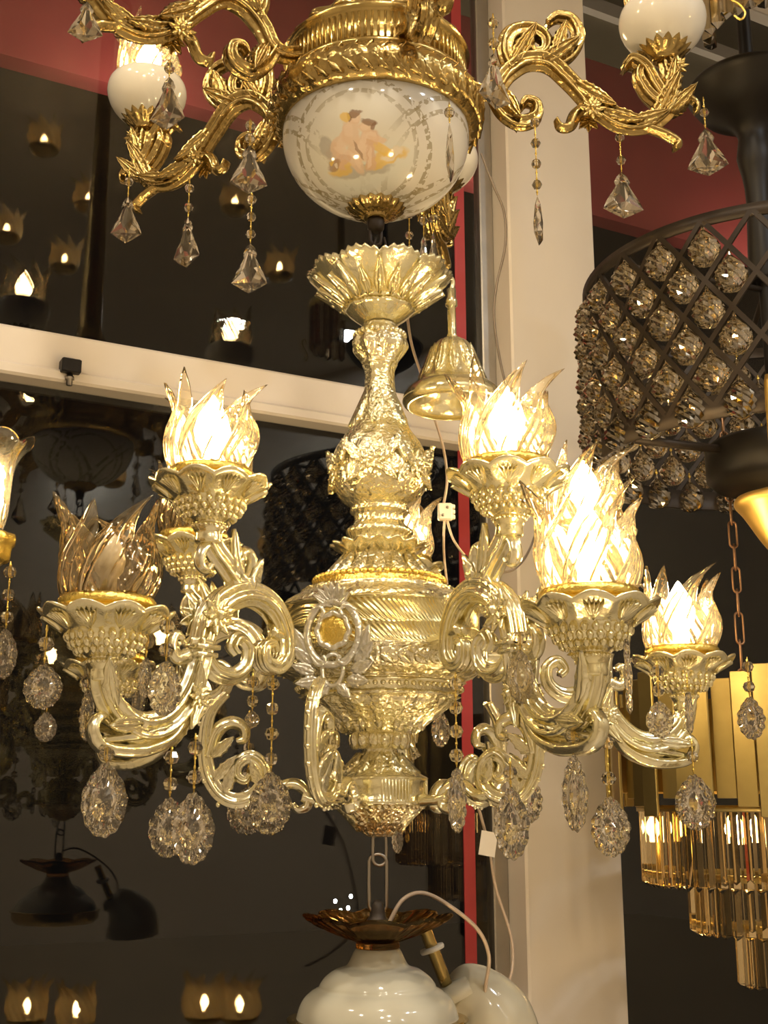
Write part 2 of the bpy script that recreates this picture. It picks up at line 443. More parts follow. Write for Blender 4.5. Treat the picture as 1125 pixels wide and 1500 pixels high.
# ------------------------------------------------------------------ shop shell
def plane_y(x): return 2.6 + x*.462/.887
def shell(name, mat, pts, z0, z1):
    mb = MB(); n = len(pts)
    vs = [(x,y,z0) for x,y in pts]+[(x,y,z1) for x,y in pts]
    fs = [tuple(range(n-1,-1,-1)), tuple(range(n,2*n))]+[(i,(i+1)%n,n+(i+1)%n,n+i) for i in range(n)]
    mb.add(vs, fs); return struct(mb.build(name, mat, None, False))
XL, XR, YB = -2.7, 2.9, -3.2
room = [(XL-.1,YB-.1),(XR+.1,YB-.1),(XR+.1,plane_y(XR+.1)+.05),(XL-.1,plane_y(XL-.1)+.05)]
shell('floor', FLOOR, room, ZF-.1, ZF); shell('ceiling', CEIL, room, ZC, ZC+.1)
shell('wall_back', WALL, [(XL-.1,YB-.1),(XR+.1,YB-.1),(XR+.1,YB),(XL-.1,YB)], ZF, ZC)
shell('wall_left', WALL, [(XL-.1,YB),(XL,YB),(XL,plane_y(XL)),(XL-.1,plane_y(XL-.1))], ZF, ZC)
shell('wall_right', WALL, [(XR,YB),(XR+.1,YB),(XR+.1,plane_y(XR+.1)),(XR,plane_y(XR))], ZF, ZC)
# outside: street ground and the red fascia board above the shop front
wbox('ground', NIGHT, -12, 12, -14, -.03, ZF-.3, ZF-.12, 0)
def wz(px, py, d):
    """point where the pixel ray meets the plane standing d into the shop"""
    r = at(px, py, 1.0); q = P0+PN*d
    t = (q.dot(PN))/(r.dot(PN)); return r*t
fa = wz(0, 78, -.5); fb = wz(880, 92, -.5)
wbox('wall_fascia', REDF, -4, 4, -.56, -.5, fa.z, fb.z, 0)
wbox('wall_soffit', SOFF, -4, 4, -.58, -.5, fb.z+.002, fb.z+1.2, 0)
wbox('trim_8', MULL, -4, 4, -.5, -.47, fb.z+.17, fb.z+.22, 0)

# ------------------------------------------------------------------ MAIN CHANDELIER
ZB = zof(1226, AY)
main = thing('chandelier', 'pale champagne gold chandelier with two tiers of lit flame-shaped glass shades, hanging in the centre', 'chandelier', (AX, AY, ZB))
P = lambda rows: prof(rows, AY, ZB)
def petal(n, a, p0=.0):
    return lambda th, k, r, z: (r*(1+a*abs(cos(n*th/2+p0))), z)
# ceiling flower dish at the top
mb = MB()
def cmod(th, k, r, z):
    q = max(0, 1-k*1.5) if k < .5 else max(0, (k-.5)*2-.3)
    return r*(1+.10*q*(abs(cos(5*th))-.4)+.03*q*cos(40*th)), z+.006*q*abs(cos(5*th))+.002*q*cos(30*th)
rows = [(478,22),(468,36),(456,50),(450,46),(440,62),(428,80),(416,95),(408,102),(404,98),(412,84),(424,66),(440,40),(452,8),(454,0)]
lathe(mb, P(rows), 160, lambda th, k, r, z: (r*(1+(.07*(abs(cos(5*th))-.5)+.02*cos(50*th))*min(1, r/.06)**2), z+.0045*(abs(cos(5*th))-.5)*min(1, r/.085)**3+.0016*cos(50*th)*min(1, r/.085)**2), None, 3)
for k in range(20):
    t = 2*pi*k/20; d = Vector((cos(t), sin(t), 0)); r0 = 50*mpp(452, AY)
    M = frame(d*(r0+.001)+Vector((0,0,zof(451,AY)-ZB)), d*.85+Vector((0,0,.52)), d*.5-Vector((0,0,.85)))
    leaf(mb, M, .058 if k % 2 else .046, .0098, -.2, 0, .0014, 12, 10, .6)
    ball(mb, d*(72*mpp(430,AY))+Vector((0,0,zof(438,AY)-ZB)), .0038, 8, 5, 1.3)
mb.build('canopy_dish', CHAMP_S, main)
# neck collar and vase
mb = MB(); lathe(mb, P([(484,0),(482,22),(478,26),(484,28),(488,33),(494,36),(500,38),(508,40),(515,37),(522,32),(530,26),(536,24),(538,0)]), 80, lambda th,k,r,z: (r*(1+.06*cos(9*th)*(.3<k<.85)), z), None, 3)
beadring(mb, 36*mpp(494,AY), zof(493,AY)-ZB, .0045, 30); mb.build('neck_collar', CHAMP, main)
mb = MB(); lathe(mb, P([(532,0),(533,23),(545,21),(560,21),(577,23),(592,26),(606,31),(622,39),(638,50),(655,61),(672,68),(690,70),(708,69),(722,63),(734,54),(742,42),(748,36),(748,0)]), 120, lambda th,k,r,z: (r*(1+.055*cos(6*th)*max(0,1-k*1.7)+.018*cos(12*th+k*40)*(k>.45)), z), None, 4)
vase = mb.build('vase', CHAMP, main)
mb = MB()                                        # long leaves up the neck, flower relief on the belly
for k in range(6):
    t = 2*pi*k/6+.35; d = Vector((cos(t), sin(t), 0))
    leaf(mb, frame(d*(46*mpp(635,AY))+Vector((0,0,zof(632,AY)-ZB)), Vector((0,0,1))-d*.42, d), .085, .015, .02, 4, .0016, 16, 6, .35)
    o = d*(68.5*mpp(690,AY))+Vector((0,0,zof(692,AY)-ZB)); rosette(mb, o, d, .022, 8)
    for s in (-1, 1):
        e = Vector((-sin(t), cos(t), 0))*s
        leaf(mb, frame(o+e*.012+d*.002, e*.8+Vector((0,0,.9)), d), .042, .011, -.25, 3, .0014, 12, 6, .4)
        leaf(mb, frame(o+e*.010+d*.0, e*.8-Vector((0,0,.9)), d), .036, .010, -.25, 3, .0014, 12, 6, .4)
mb.build('relief', CHAMP, vase)
mb = MB(); lathe(mb, P([(744,0),(744,38),(748,42),(752,42),(756,37),(766,36),(772,40),(776,46),(782,48),(788,44),(796,42),(802,46),(808,46),(808,0)]), 96, lambda th,k,r,z: (r*(1+.03*cos(24*th+(30*k))), z), None, 3); mb.build('lower_collar', CHAMP_S, main)
mb = MB(); lathe(mb, P([(818,0),(818,40),(812,52),(806,64),(801,70),(799,66),(803,52),(806,0)]), 128, lambda th,k,r,z: (r*(1+.05*cos(16*th)*(r>.04)), z+.002*cos(16*th)*(r>.04)), None, 3); mb.build('scalloped_plate', CHAMP_S, main)
mb = MB(); lathe(mb, P([(812,0),(812,42),(822,48),(834,60),(846,76),(852,86),(856,88),(858,0)]), 128, lambda th,k,r,z: (r*(1+.05*abs(cos(8*th))*(.2<k<.9)), z), None, 3)
for k in range(16):
    t = 2*pi*k/16; d = Vector((cos(t), sin(t), 0)); leaf(mb, frame(d*(84*mpp(848,AY))+Vector((0,0,zof(850,AY)-ZB)), Vector((0,0,1))-d*.9, d+Vector((0,0,.7))), .045, .0105, .05, 4, .0015, 12, 6, .4)
mb.build('leaf_skirt', CHAMP, main)
mb = MB(); lathe(mb, P([(853,0),(853,92),(857,97),(862,96),(864,102),(868,103),(868,0)]), 96); beadring(mb, 94*mpp(855,AY), zof(853,AY)-ZB, .0052, 56); mb.build('beaded_ring', YGOLD, main)
mb = MB(); lathe(mb, P([(864,0),(866,104),(872,114),(878,126),(884,136),(890,142),(894,146),(898,146),(898,0)]), 140, lambda th,k,r,z: (r*(1+.010*cos(20*th+18*k)*(r>.1)), z), None, 3)
mb.build('dome', CHAMP, main)
mb = MB(); lathe(mb, P([(894,0),(894,149),(896,151),(899,147),(903,146),(926,146),(928,148),(932,148),(934,146),(954,146),(957,150),(961,150),(962,0)]), 140, None); mb.build('knurled_band', CHAMP_K, main)
mb = MB(); lathe(mb, P([(958,0),(958,148),(964,153),(974,153),(984,148),(992,138),(999,124),(1003,116),(1003,0)]), 140, lambda th,k,r,z: (r*(1+.012*cos(30*th+24*k)*(r>.1)), z), None, 3)
for k in range(40):
    t = 2*pi*k/40; d = Vector((cos(t), sin(t), 0)); e = Vector((-sin(t), cos(t), 0))
    for s in (-1, 1): leaf(mb, frame(d*(152*mpp(975,AY))+Vector((0,0,zof(976,AY)-ZB)), e*.8+Vector((0,0,s*.5)), d-Vector((0,0,.2))), .022, .0055, .1, 0, .0012, 8, 4, .4)
mb.build('leaf_bowl', CHAMP, main)
mb = MB(); lathe(mb, P([(1000,0),(1000,118),(1004,123),(1010,121),(1013,116),(1018,116),(1022,110),(1024,0)]), 110, None); beadring(mb, 121*mpp(1010,AY), zof(1011,AY)-ZB, .0035, 70); mb.build('bead_moulding', CHAMP_S, main)
mb = MB(); lathe(mb, P([(1020,0),(1020,108),(1028,102),(1036,96),(1046,82),(1056,66),(1066,54),(1074,46),(1078,40),(1092,37),(1097,30),(1098,0)]), 128, lambda th,k,r,z: (r*(1+.05*abs(cos(8*th))*(k>.1)), z), None, 3)
for k in range(16):
    t = 2*pi*k/16; d = Vector((cos(t), sin(t), 0))
    leaf(mb, frame(d*(50*mpp(1068,AY))+Vector((0,0,zof(1072,AY)-ZB)), Vector((0,0,.72))+d*.9, d-Vector((0,0,.8))), .068, .0125, .12, 4, .0016, 14, 6, .5)
    ball(mb, d*(62*mpp(1058,AY))+Vector((0,0,zof(1062,AY)-ZB)), .0052, 8, 6, 1.5)
for k in range(14):
    t = 2*pi*k/14; d = Vector((cos(t), sin(t), 0)); ball(mb, d*(38*mpp(1082,AY))+Vector((0,0,zof(1084,AY)-ZB)), .0075, 8, 6, 1.7)
mb.build('acanthus_cup', CHAMP, main)
mb = MB(); lathe(mb, P([(1094,0),(1094,24),(1102,25),(1108,29),(1116,36),(1124,46),(1132,56),(1138,66),(1141,68),(1141,0)]), 110, lambda th,k,r,z: (r*(1+.03*cos(18*th)*(.2<k<.8)), z), None, 3)
for k in range(12):
    t = 2*pi*k/12; d = Vector((cos(t), sin(t), 0)); leaf(mb, frame(d*(58*mpp(1132,AY))+Vector((0,0,zof(1134,AY)-ZB)), Vector((0,0,.9))-d*.85, d+Vector((0,0,.8))), .036, .0095, .1, 3, .0014, 12, 6, .4)
mb.build('flared_neck', CHAMP, main)
mb = MB(); lathe(mb, P([(1138,0),(1138,69),(1141,71),(1145,70),(1147,68),(1170,68),(1172,70),(1176,71),(1179,69),(1179,0)]), 110, None); mb.build('base_drum', CHAMP_S, main)
for k in range(5):
    mb = MB(); t0 = R(290)+2*pi*k/5
    for j in range(9):
        t = t0+(j-4)*.072; d = Vector((cos(t), sin(t), 0)); M = frame(d*(68.5*mpp(1158,AY))+Vector((0,0,zof(1158,AY)-ZB)), (0,0,1), d)
        box(mb, -.0135, .0135, -.0014, .0014, -.001, .0022, M, .0005)
    mb.build('fluted_panel', CHAMP_S, main)
mb = MB(); lathe(mb, P([(1176,0),(1176,66),(1181,65),(1184,60),(1192,52),(1200,44),(1208,36),(1216,27),(1222,22),(1226,14),(1227,0)]), 112, lambda th,k,r,z: (r*(1+.06*cos(14*th)*(.1<k<.95)), z), None, 3)
beadring(mb, 64*mpp(1180,AY), zof(1181,AY)-ZB, .004, 44)
for k in range(14):
    t = 2*pi*k/14; d = Vector((cos(t), sin(t), 0)); leaf(mb, frame(d*(30*mpp(1215,AY))+Vector((0,0,zof(1217,AY)-ZB)), Vector((0,0,1.0))+d*.95, d-Vector((0,0,.8))), .044, .0085, .05, 3, .0013, 12, 6, .4)
mb.build('finial', CHAMP, main)
mb = MB(); chainlink(mb, (0, 0, zof(1244,AY)-ZB), .020, .009, .0022, .3); mb.build('hook_loop', STEEL, main)

ARM_AZ = [R(228), R(300), R(12), R(84), R(156)]
H = -ZB
def rz_(path): return [(r, z+H) for r, z in path]
def make_lower_arm(az):
    mb = MB()
    psweep(mb, rz_([(.435,.152),(.437,.138),(.433,.118),(.415,.094),(.386,.080),(.354,.086),(.326,.112),(.309,.148),(.303,.185)]), [.0095,.0115,.013,.0145,.0155,.0155,.0145,.0135,.013], [.010,.011,.012,.013,.014,.014,.013,.013,.013], 48, 6, .22, 6)
    for s in (-1, 1):
        psweep(mb, rz_([(.303,.180),(.292,.214),(.264,.238),(.230,.246),(.198,.234),(.178,.206),(.176,.178),(.190,.162),(.208,.166),(.211,.183),(.199,.188),(.194,.179)]), [.011,.013,.014,.013,.012,.011,.010,.009,.008,.007,.006,.004], [.007,.008,.009,.009,.009,.008,.008,.008,.007,.007,.006,.005], 48, 5, .22, 6, Matrix.Translation((0, s*.0065, 0)))
    psweep(mb, rz_([(.304,.172),(.284,.150),(.256,.146),(.236,.160),(.234,.182),(.249,.192),(.259,.181),(.252,.173)]), [.010,.010,.009,.008,.007,.007,.006,.005], .009, 48, 4, .22, 6)
    psweep(mb, rz_([(.316,.120),(.340,.076),(.378,.058),(.414,.056),(.436,.062),(.445,.078),(.436,.090),(.426,.084)]), [.004,.007,.008,.0075,.007,.0065,.006,.004], [.008,.012,.013,.012,.010,.009,.008,.006], 14, 5, .14, 6)
    psweep(mb, rz_([(.20,.205),(.165,.196),(.132,.196)]), .010, .011, 14, 4, .1, 4)
    psweep(mb, rz_([(.322,.165),(.340,.160),(.348,.174),(.342,.186),(.334,.182)]), [.009,.008,.007,.006,.004], .008, 12, 0, 0, 5)
    box(mb, .288, .322, -.017, .017, .172+H, .178+H, None, .001); box(mb, .290, .320, -.015, .015, .163+H, .169+H, None, .001)
    for s in (-1, 1):
        for (r0, z0, dx, dz, L) in ((.300,.125,.55,-.8,.055),(.31,.11,.2,.95,.05),(.39,.085,.9,-.1,.05),(.425,.10,.35,.95,.055)):
            leaf(mb, frame((r0, s*.013, z0+H), (dx, s*.1, dz), (0, s, 0)), L, .012, .1, 4, .0016, 14, 10, .4)
    leaf(mb, frame((.335,0,.085+H), (.9,0,-.42), (-.42,0,-.9)), .085, .019, -.8, 6, .0018, 22, 12, .3)
    leaf(mb, frame((.268,0,.246+H), (-.3,0,1), (1,0,.3)), .05, .016, .7, 5, .0016, 18, 8, .3)
    a = mb.build('arm', ARMG, main, True, (0,0,0), az)
    for s in (-1, 1):
        mb = MB(); rosette(mb, (.296, s*.018, .212+H), (0, s, 0), .027, 9); mb.build('rosette', CHAMP_S, a)
        mb = MB(); rosette(mb, (.316, s*.014, .118+H), (0, s, 0), .017, 8); mb.build('small_rosette', CHAMP_S, a)
    return a
def make_upper_arm(az):
    mb = MB()
    psweep(mb, rz_([(.299,.325),(.299,.310),(.291,.294),(.270,.275),(.250,.255),(.236,.240)]), [.0095,.0115,.0125,.0125,.0125,.012], [.010,.011,.012,.012,.012,.011], 48, 6, .22, 6)
    psweep(mb, rz_([(.262,.256),(.240,.262),(.231,.281),(.238,.296),(.248,.293),(.248,.284)]), [.007,.008,.008,.007,.006,.004], .010, 14, 4, .12, 6)
    psweep(mb, rz_([(.294,.302),(.308,.288),(.311,.272),(.302,.266),(.296,.273)]), [.006,.007,.006,.005,.004], .008, 12, 4, .12, 6)
    for s in (-1, 1):
        leaf(mb, frame((.254, s*.011, .262+H), (.35, s*.1, .9), (0, s, 0)), .06, .012, .08, 4, .0016, 14, 10, .4)
        leaf(mb, frame((.236, s*.011, .25+H), (-.2, s*.1, .9), (0, s, 0)), .04, .010, .08, 3, .0016, 12, 6, .4)
    return mb.build('arm', ARMG, main, True, (0,0,0), az)
def pan_meshes():
    mb = MB()
    pr = [(0,-.070),(.013,-.070),(.016,-.066),(.0155,-.058),(.0175,-.054),(.019,-.049),(.017,-.045),(.024,-.040),(.033,-.034),(.039,-.026),(.041,-.020),(.044,-.017),(.052,-.011),(.061,-.005),(.069,0),(.071,.004),(.068,.005),(.060,.001),(.048,-.004),(.03,-.006),(0,-.006)]
    def mod(th, k, r, z):
        q = max(0, (r-.042)/.03)
        s = (abs(cos(5*th))-.55)
        return r*(1+.07*q*s+(.018*cos(20*th)*(1 if .024 < r < .042 and z < -.01 else 0))), z+.007*q*s
    lathe(mb, pr, 160, mod, None, 3)
    for k in range(10):          # shell fans under the rim
        t = 2*pi*(k)/10; d = Vector((cos(t), sin(t), 0)); e = Vector((-sin(t), cos(t), 0))
        for j in (-2,-1,0,1,2):
            leaf(mb, frame(d*.045+Vector((0,0,-.0175)), d*.9+Vector((0,0,.55))+e*j*.22, d*.5-Vector((0,0,1))), .027, .0034, .0, 0, .0008, 6, 4, .8)
    for ring in range(3):        # fish-scale belly
        for k in range(22):
            t = 2*pi*(k+.5*ring)/22; r = (.030,.0365,.0405)[ring]; z = (-.0375,-.031,-.0235)[ring]
            ball(mb, (r*cos(t), r*sin(t), z), .0042, 6, 4, 1.3)
    beadring(mb, .0185, -.049, .0025, 20)
    pan = mb.mesh('drip_pan', CHAMP_S)
    mb = MB(); lathe(mb, [(0,-.016),(.043,-.016),(.046,-.004),(.050,-.002),(.0515,.003),(.049,.008),(.046,.009),(.044,.004),(0,.002)], 72, lambda th,k,r,z: (r*(1+.012*cos(36*th)), z), None, 2)
    ring = mb.mesh('gallery_ring', YGOLD)
    return pan, ring
PAN, RING = pan_meshes()
ends = {}
arm0 = uarm0 = None
def candle(parent, p, rz, lit, flick=0.0, scale=1.0):
    loc = Vector(p)-Vector(parent.location)
    d = link('drip_pan', PAN, parent, loc, rz)
    link('gallery_ring', RING, d, (0,0,.011))
    s = link('glass_shade', SHADE_ME, parent, loc+Vector((0,0,.019)), rz+flick)
    link('bulb', BULB_ON if lit else BULB_OFF, s, (0,0,.008))
    if not lit: s['label'] = 'unlit amber-tinted glass shade'
    return d
for i, az in enumerate(ARM_AZ):
    if i == 0: arm0 = make_lower_arm(az); uarm0 = make_upper_arm(az)
    else: dup(arm0, main, None, az); dup(uarm0, main, None, az)
    c = Vector((cos(az), sin(az), 0)); o = Vector((AX, AY, 0))
    candle(main, o+c*.435+Vector((0,0,.196)), az, i in (1, 2, 3), .3*i)
    candle(main, o+c*.299+Vector((0,0,.367)), az, True if i in (0,1,2,3) else False, .5+.37*i)
# scroll brackets between base drum and bowl
def make_bracket(az):
    mb = MB()
    Zp = lambda py: zof(py, 1.55)
    s1 = [(.200,.142),(.220,.118),(.226,.085),(.222,.045),(.208,.018),(.186,.006),(.163,.012),(.150,.030),(.153,.050),(.168,.060),(.182,.052),(.184,.038),(.174,.031),(.168,.038)]
    psweep(mb, rz_(s1), [.005,.007,.008,.009,.009,.009,.009,.009,.008,.008,.007,.006,.005,.003], .0068, 48, 5, .22, 6)
    psweep(mb, rz_([(.222,.060),(.212,.092),(.194,.104),(.178,.098),(.176,.084),(.186,.080)]), [.007,.008,.008,.007,.006,.004], .008, 14, 4, .12, 6)
    psweep(mb, rz_([(.160,.014),(.140,.012),(.124,.024),(.108,.026),(.094,.014),(.094,-.002),(.106,-.006),(.112,.002)]), [.007,.007,.007,.007,.006,.006,.005,.003], .008, 14, 4, .12, 6)
    psweep(mb, rz_([(.100,.010),(.085,.006),(.062,.006)]), [.007,.006,.008], .009, 14, 0, 0, 5)
    for r_, z_, L, a in ((.214,.03,.045,2.3),(.218,.06,.04,2.4),(.20,.014,.04,1.9),(.155,.025,.035,1.2)):
        for s in (-1, 1): leaf(mb, frame((r_, s*.006, z_+H), (cos(a), s*.05, sin(a)), (0, s, 0)), L, .010, .15, 4, .0015, 12, 6, .4)
    for k in range(14):
        r_, z_ = crom(s1, 4)[k*2+2]; ball(mb, (r_+.010*(1 if k < 9 else -.2), 0, z_+H-(.010 if k > 7 else 0)), .0035, 6, 4)
    return mb.build('scroll_bracket', ARMG, main, True, (0,0,0), az)
br0 = make_bracket(R(184))
for az in (250, 328, 40, 112): dup(br0, main, None, R(az))
# silver crest on the front of the band
def make_crest(az):
    mb = MB(); M = Matrix.Rotation(az, 4, 'Z') @ Matrix.Translation((.153, 0, .203+H)) @ Matrix.Rotation(pi/2, 4, 'Z') @ Matrix.Scale(.86, 4)
    # local: x sideways, z up, -y outward
    def ring(rx, rz, hw, n=10, z0=0, lob=0):
        pts = [(rx*(1+lob*cos(8*t))*cos(t), -.004, z0+rz*(1+lob*cos(8*t))*sin(t)) for t in [2*pi*k/48 for k in range(48)]]
        q = MB(); tube(q, pts, hw, 8, 0, True); mb.add(q.v, q.f, M)
    ring(.040,.045,.0055); ring(.024,.024,.0042,10,.004,.05); ring(.016,.022,.003, 10, -.052)
    for k in range(7):
        a = pi/2+(k-3)*.36; leaf(mb, M @ frame((0,-.004,.040), (cos(a),-.25,sin(a)), (0,-1,.2)), .034, .0072, .2, 0, .0014, 12, 8, .6)
    for s in (-1, 1):
        for k in range(4):
            a = 1.15-k*.42; leaf(mb, M @ frame((s*(.040-.006*k),-.004,-.030-.012*k), (s*cos(a),-.12,sin(a)), (0,-1,0)), .044-.003*k, .012, .12, 4, .0016, 16, 8, .3)
        leaf(mb, M @ frame((s*.006,-.004,-.072), (s*.6,-.1,-.5), (0,-1,0)), .032, .010, .15, 3, .0015, 12, 6, .3)
        q = MB(); tube(q, [(s*.036,-.006,.030),(s*.022,-.008,.038),(s*.013,-.008,.032),(s*.017,-.008,.024)], .003, 8, 6); mb.add(q.v, q.f, M)
        q = MB(); tube(q, [(s*.034,-.006,-.028),(s*.022,-.008,-.044),(s*.010,-.008,-.040),(s*.013,-.008,-.032)], .003, 8, 6); mb.add(q.v, q.f, M)
    c = mb.build('crest', SILVER, main); c['label'] = 'silvery shell-topped crest'
    mb = MB(); pr = [(0,-.002),(.024,-.002),(.022,.003),(.012,.0045),(0,.005)]
    lathe(mb, pr, 32, None, M @ Matrix.Translation((0,-.001,.004)) @ Matrix.Rotation(pi/2, 4, 'X')); mb.build('medallion', YGOLD, c)
    return c
make_crest(R(249))
for az in (321, 33, 105, 177): 
    pass

# crystals of the main chandelier: (px,py) where it hangs, distance, width, height, drop length, beads, turn
def endp(i, r, z, off=0.0):
    az = ARM_AZ[i]; return Vector((AX+r*cos(az)-off*sin(az), AY+r*sin(az)+off*cos(az), z))
PEND = [  # px, py(hang), Y, w_px, top_py, bottom_py, beads, turn deg
 (69,915,1.25,56,972,1036,1,10),(246,902,1.27,54,968,1046,2,-25),(131,985,1.33,30,1010,1082,1,70),(72,985,1.80,34,1042,1084,2,0),
 (157,1092,1.27,68,1116,1220,1,0),(252,1090,1.36,58,1166,1249,2,15),(287,1074,1.33,68,1158,1258,2,-10),
 (366,1040,1.62,60,1150,1216,3,0),(400,984,1.47,62,1128,1216,4,5),(371,985,1.60,22,1040,1064,2,0),
 (645,1010,1.68,28,1040,1092,1,0),(667,985,1.42,40,1122,1212,4,55),(582,1180,1.72,20,1208,1246,0,40),
 (761,918,1.30,44,952,1028,1,20),(747,1110,1.40,56,1152,1252,1,-30),(774,1090,1.62,42,1134,1200,1,30),
 (838,1050,1.24,46,1104,1211,1,-50),(888,1062,1.42,62,1164,1247,2,15),(915,885,1.20,26,935,1042,1,75),
 (962,968,1.60,40,1026,1078,2,-15),(1006,985,1.58,22,1012,1072,0,60),(1013,1082,1.66,60,1133,1210,1,0),(1094,962,1.72,44,1020,1080,2,15),
 (205,985,1.78,20,1000,1050,1,0),(216,918,1.30,26,962,1020,1,60)]
for px, py, Y, wp, t, b, nb, rz in PEND:
    k = mpp((t+b)/2, Y); p = at(px, py, Y)
    pendant(main, p, wp*k, (b-t)*k*1.03, (t-py)*k*1.02, nb, 'pear', R(rz), .0088)
    
# ------------------------------------------------------------------ UPPER BRASS CHANDELIER
UZ = .795; UX, UY = -.012, 1.6
up = thing('chandelier', 'antique brass scroll chandelier with painted white porcelain bowl, hanging above the pale gold one', 'chandelier', (UX, UY, UZ))
# porcelain bowl with its painted medallion
def bowl_material():
    m, nt, out = newmat('painted_porcelain'); L = nt.links.new
    p = N(nt, 'ShaderNodeBsdfPrincipled', Roughness=.08); tc = N(nt, 'ShaderNodeTexCoord')
    sep = N(nt, 'ShaderNodeSeparateXYZ'); L(tc.outputs['Object'], sep.inputs[0])
    def math_(op, a, b=None, clamp=False):
        n = N(nt, 'ShaderNodeMath', operation=op, use_clamp=clamp)
        for i, q in enumerate((a, b)):
            if q is None: continue
            if isinstance(q, (int, float)): n.inputs[i].default_value = q
            else: L(q, n.inputs[i])
        return n.outputs[0]
    # u = angle around the front (metres along the surface), v = height
    TL = R(27)
    def plane(ang):
        fx, fy = sin(ang), -cos(ang)                 # horizontal facing direction of the medallion
        u = math_('ADD', math_('MULTIPLY', sep.outputs[0], -fy), math_('MULTIPLY', sep.outputs[1], fx))
        h = math_('ADD', math_('MULTIPLY', sep.outputs[0], fx), math_('MULTIPLY', sep.outputs[1], fy))
        zc = math_('SUBTRACT', sep.outputs[2], .163)
        v = math_('ADD', math_('MULTIPLY', h, sin(TL)), math_('MULTIPLY', zc, cos(TL)))
        f = math_('GREATER_THAN', math_('SUBTRACT', math_('MULTIPLY', h, cos(TL)), math_('MULTIPLY', zc, sin(TL))), .03)
        return u, v, f
    u, v, front = plane(R(-13))
    nz = N(nt, 'ShaderNodeTexNoise', Scale=55, Detail=3); L(tc.outputs['Object'], nz.inputs['Vector'])
    wob = math_('MULTIPLY', math_('SUBTRACT', nz.outputs[0], .5), .016)
    uw, vw = math_('ADD', u, wob), math_('SUBTRACT', v, wob)
    nz2 = N(nt, 'ShaderNodeTexNoise', Scale=120, Detail=2); L(tc.outputs['Object'], nz2.inputs['Vector'])
    col = N(nt, 'ShaderNodeRGB'); col.outputs[0].default_value = (.72,.67,.58,1); cur = col.outputs[0]
    def ell(cx, cy, a, b, rot, c, soft=.35, amt=1.0):
        nonlocal cur
        du, dv = math_('SUBTRACT', uw, cx), math_('SUBTRACT', vw, cy)
        x = math_('ADD', math_('MULTIPLY', du, cos(rot)/a), math_('MULTIPLY', dv, sin(rot)/a))
        y = math_('ADD', math_('MULTIPLY', du, -sin(rot)/b), math_('MULTIPLY', dv, cos(rot)/b))
        d = math_('SQRT', math_('ADD', math_('MULTIPLY', x, x), math_('MULTIPLY', y, y)))
        f = math_('MULTIPLY', math_('MULTIPLY', math_('SUBTRACT', 1+soft, d), 1/soft, True), amt)
        mx = N(nt, 'ShaderNodeMixRGB'); L(f, mx.inputs[0]); L(cur, mx.inputs[1]); mx.inputs[2].default_value = (*c, 1); cur = mx.outputs[0]
    def band(cx, cy, a, b, w, c, pl=None):
        nonlocal cur
        u_, v_, f_ = pl or (u, v, front)
        x = math_('MULTIPLY', math_('SUBTRACT', u_, cx), 1/a); y = math_('MULTIPLY', math_('SUBTRACT', v_, cy), 1/b)
        d = math_('SQRT', math_('ADD', math_('MULTIPLY', x, x), math_('MULTIPLY', y, y)))
        e = math_('LESS_THAN', math_('ABSOLUTE', math_('SUBTRACT', d, 1)), w)
        f = math_('MULTIPLY', e, math_('GREATER_THAN', nz2.outputs[0], .47)); f = math_('MULTIPLY', math_('MULTIPLY', f, .75), f_)
        mx = N(nt, 'ShaderNodeMixRGB'); L(f, mx.inputs[0]); L(cur, mx.inputs[1]); mx.inputs[2].default_value = (*c, 1); cur = mx.outputs[0]
    cx = 0.0; cz = -.016
    g = (.34,.27,.15)
    for pl in (None, plane(R(62)), plane(R(-88)), plane(R(137)), plane(R(212))):
        band(cx, cz, .078, .074, .040, g, pl); band(cx, cz, .094, .090, .034, g, pl)
    ell(cx, cz+.005, .058, .055, 0, (.74,.70,.60), .5, .8)
    ell(cx+.01, cz-.03, .05, .022, .2, (.66,.66,.60), .6, .6)
    skin, skin2, hair, yel, gry = (.76,.55,.38), (.70,.46,.31), (.26,.15,.09), (.78,.52,.12), (.46,.42,.36)
    lite, wht, brn = (.80,.62,.47), (.78,.70,.60), (.40,.25,.16)
    for e in ((.0,-.036,.040,.008,.05,gry),(-.030,-.030,.018,.008,.2,yel),(.034,-.022,.028,.009,.35,yel),(.044,-.016,.014,.006,.5,wht),(.03,-.006,.018,.006,-.6,yel),(-.034,-.006,.012,.012,.3,skin2),(-.045,.004,.010,.014,.3,gry),
              (-.026,.006,.018,.008,.7,skin),(-.016,.012,.007,.018,-.5,lite),(-.006,.022,.012,.018,-.3,skin),(-.008,.026,.006,.010,-.3,lite),(.004,-.004,.016,.014,0,skin),(.006,0,.008,.007,.2,lite),(-.002,-.004,.002,.012,.3,brn),
              (.014,-.020,.007,.018,-.25,skin2),(.013,-.018,.003,.014,-.25,lite),(-.006,-.024,.007,.017,.4,skin),(-.005,-.022,.003,.012,.4,lite),(-.022,-.020,.006,.013,-.7,skin2),(-.040,-.022,.011,.008,.2,brn),(-.044,-.018,.004,.003,.2,yel),(-.036,-.024,.003,.003,0,wht),
              (.020,.010,.012,.009,.2,skin2),(.022,.012,.007,.004,.2,lite),(.030,.006,.012,.0035,-.3,skin),(.010,.008,.013,.0035,.9,lite),(-.020,-.006,.013,.0035,-.4,lite),
              (.0,.041,.0085,.0085,0,skin),(.002,.040,.004,.005,0,lite),(.016,.026,.0085,.0085,0,skin),(.014,.025,.004,.004,0,lite),(0.0,.048,.010,.0045,.3,hair),(-.007,.043,.003,.006,.2,hair),(.020,.033,.010,.0045,-.3,hair),(.025,.027,.003,.006,-.2,hair),(-.012,.044,.006,.006,.5,yel)):
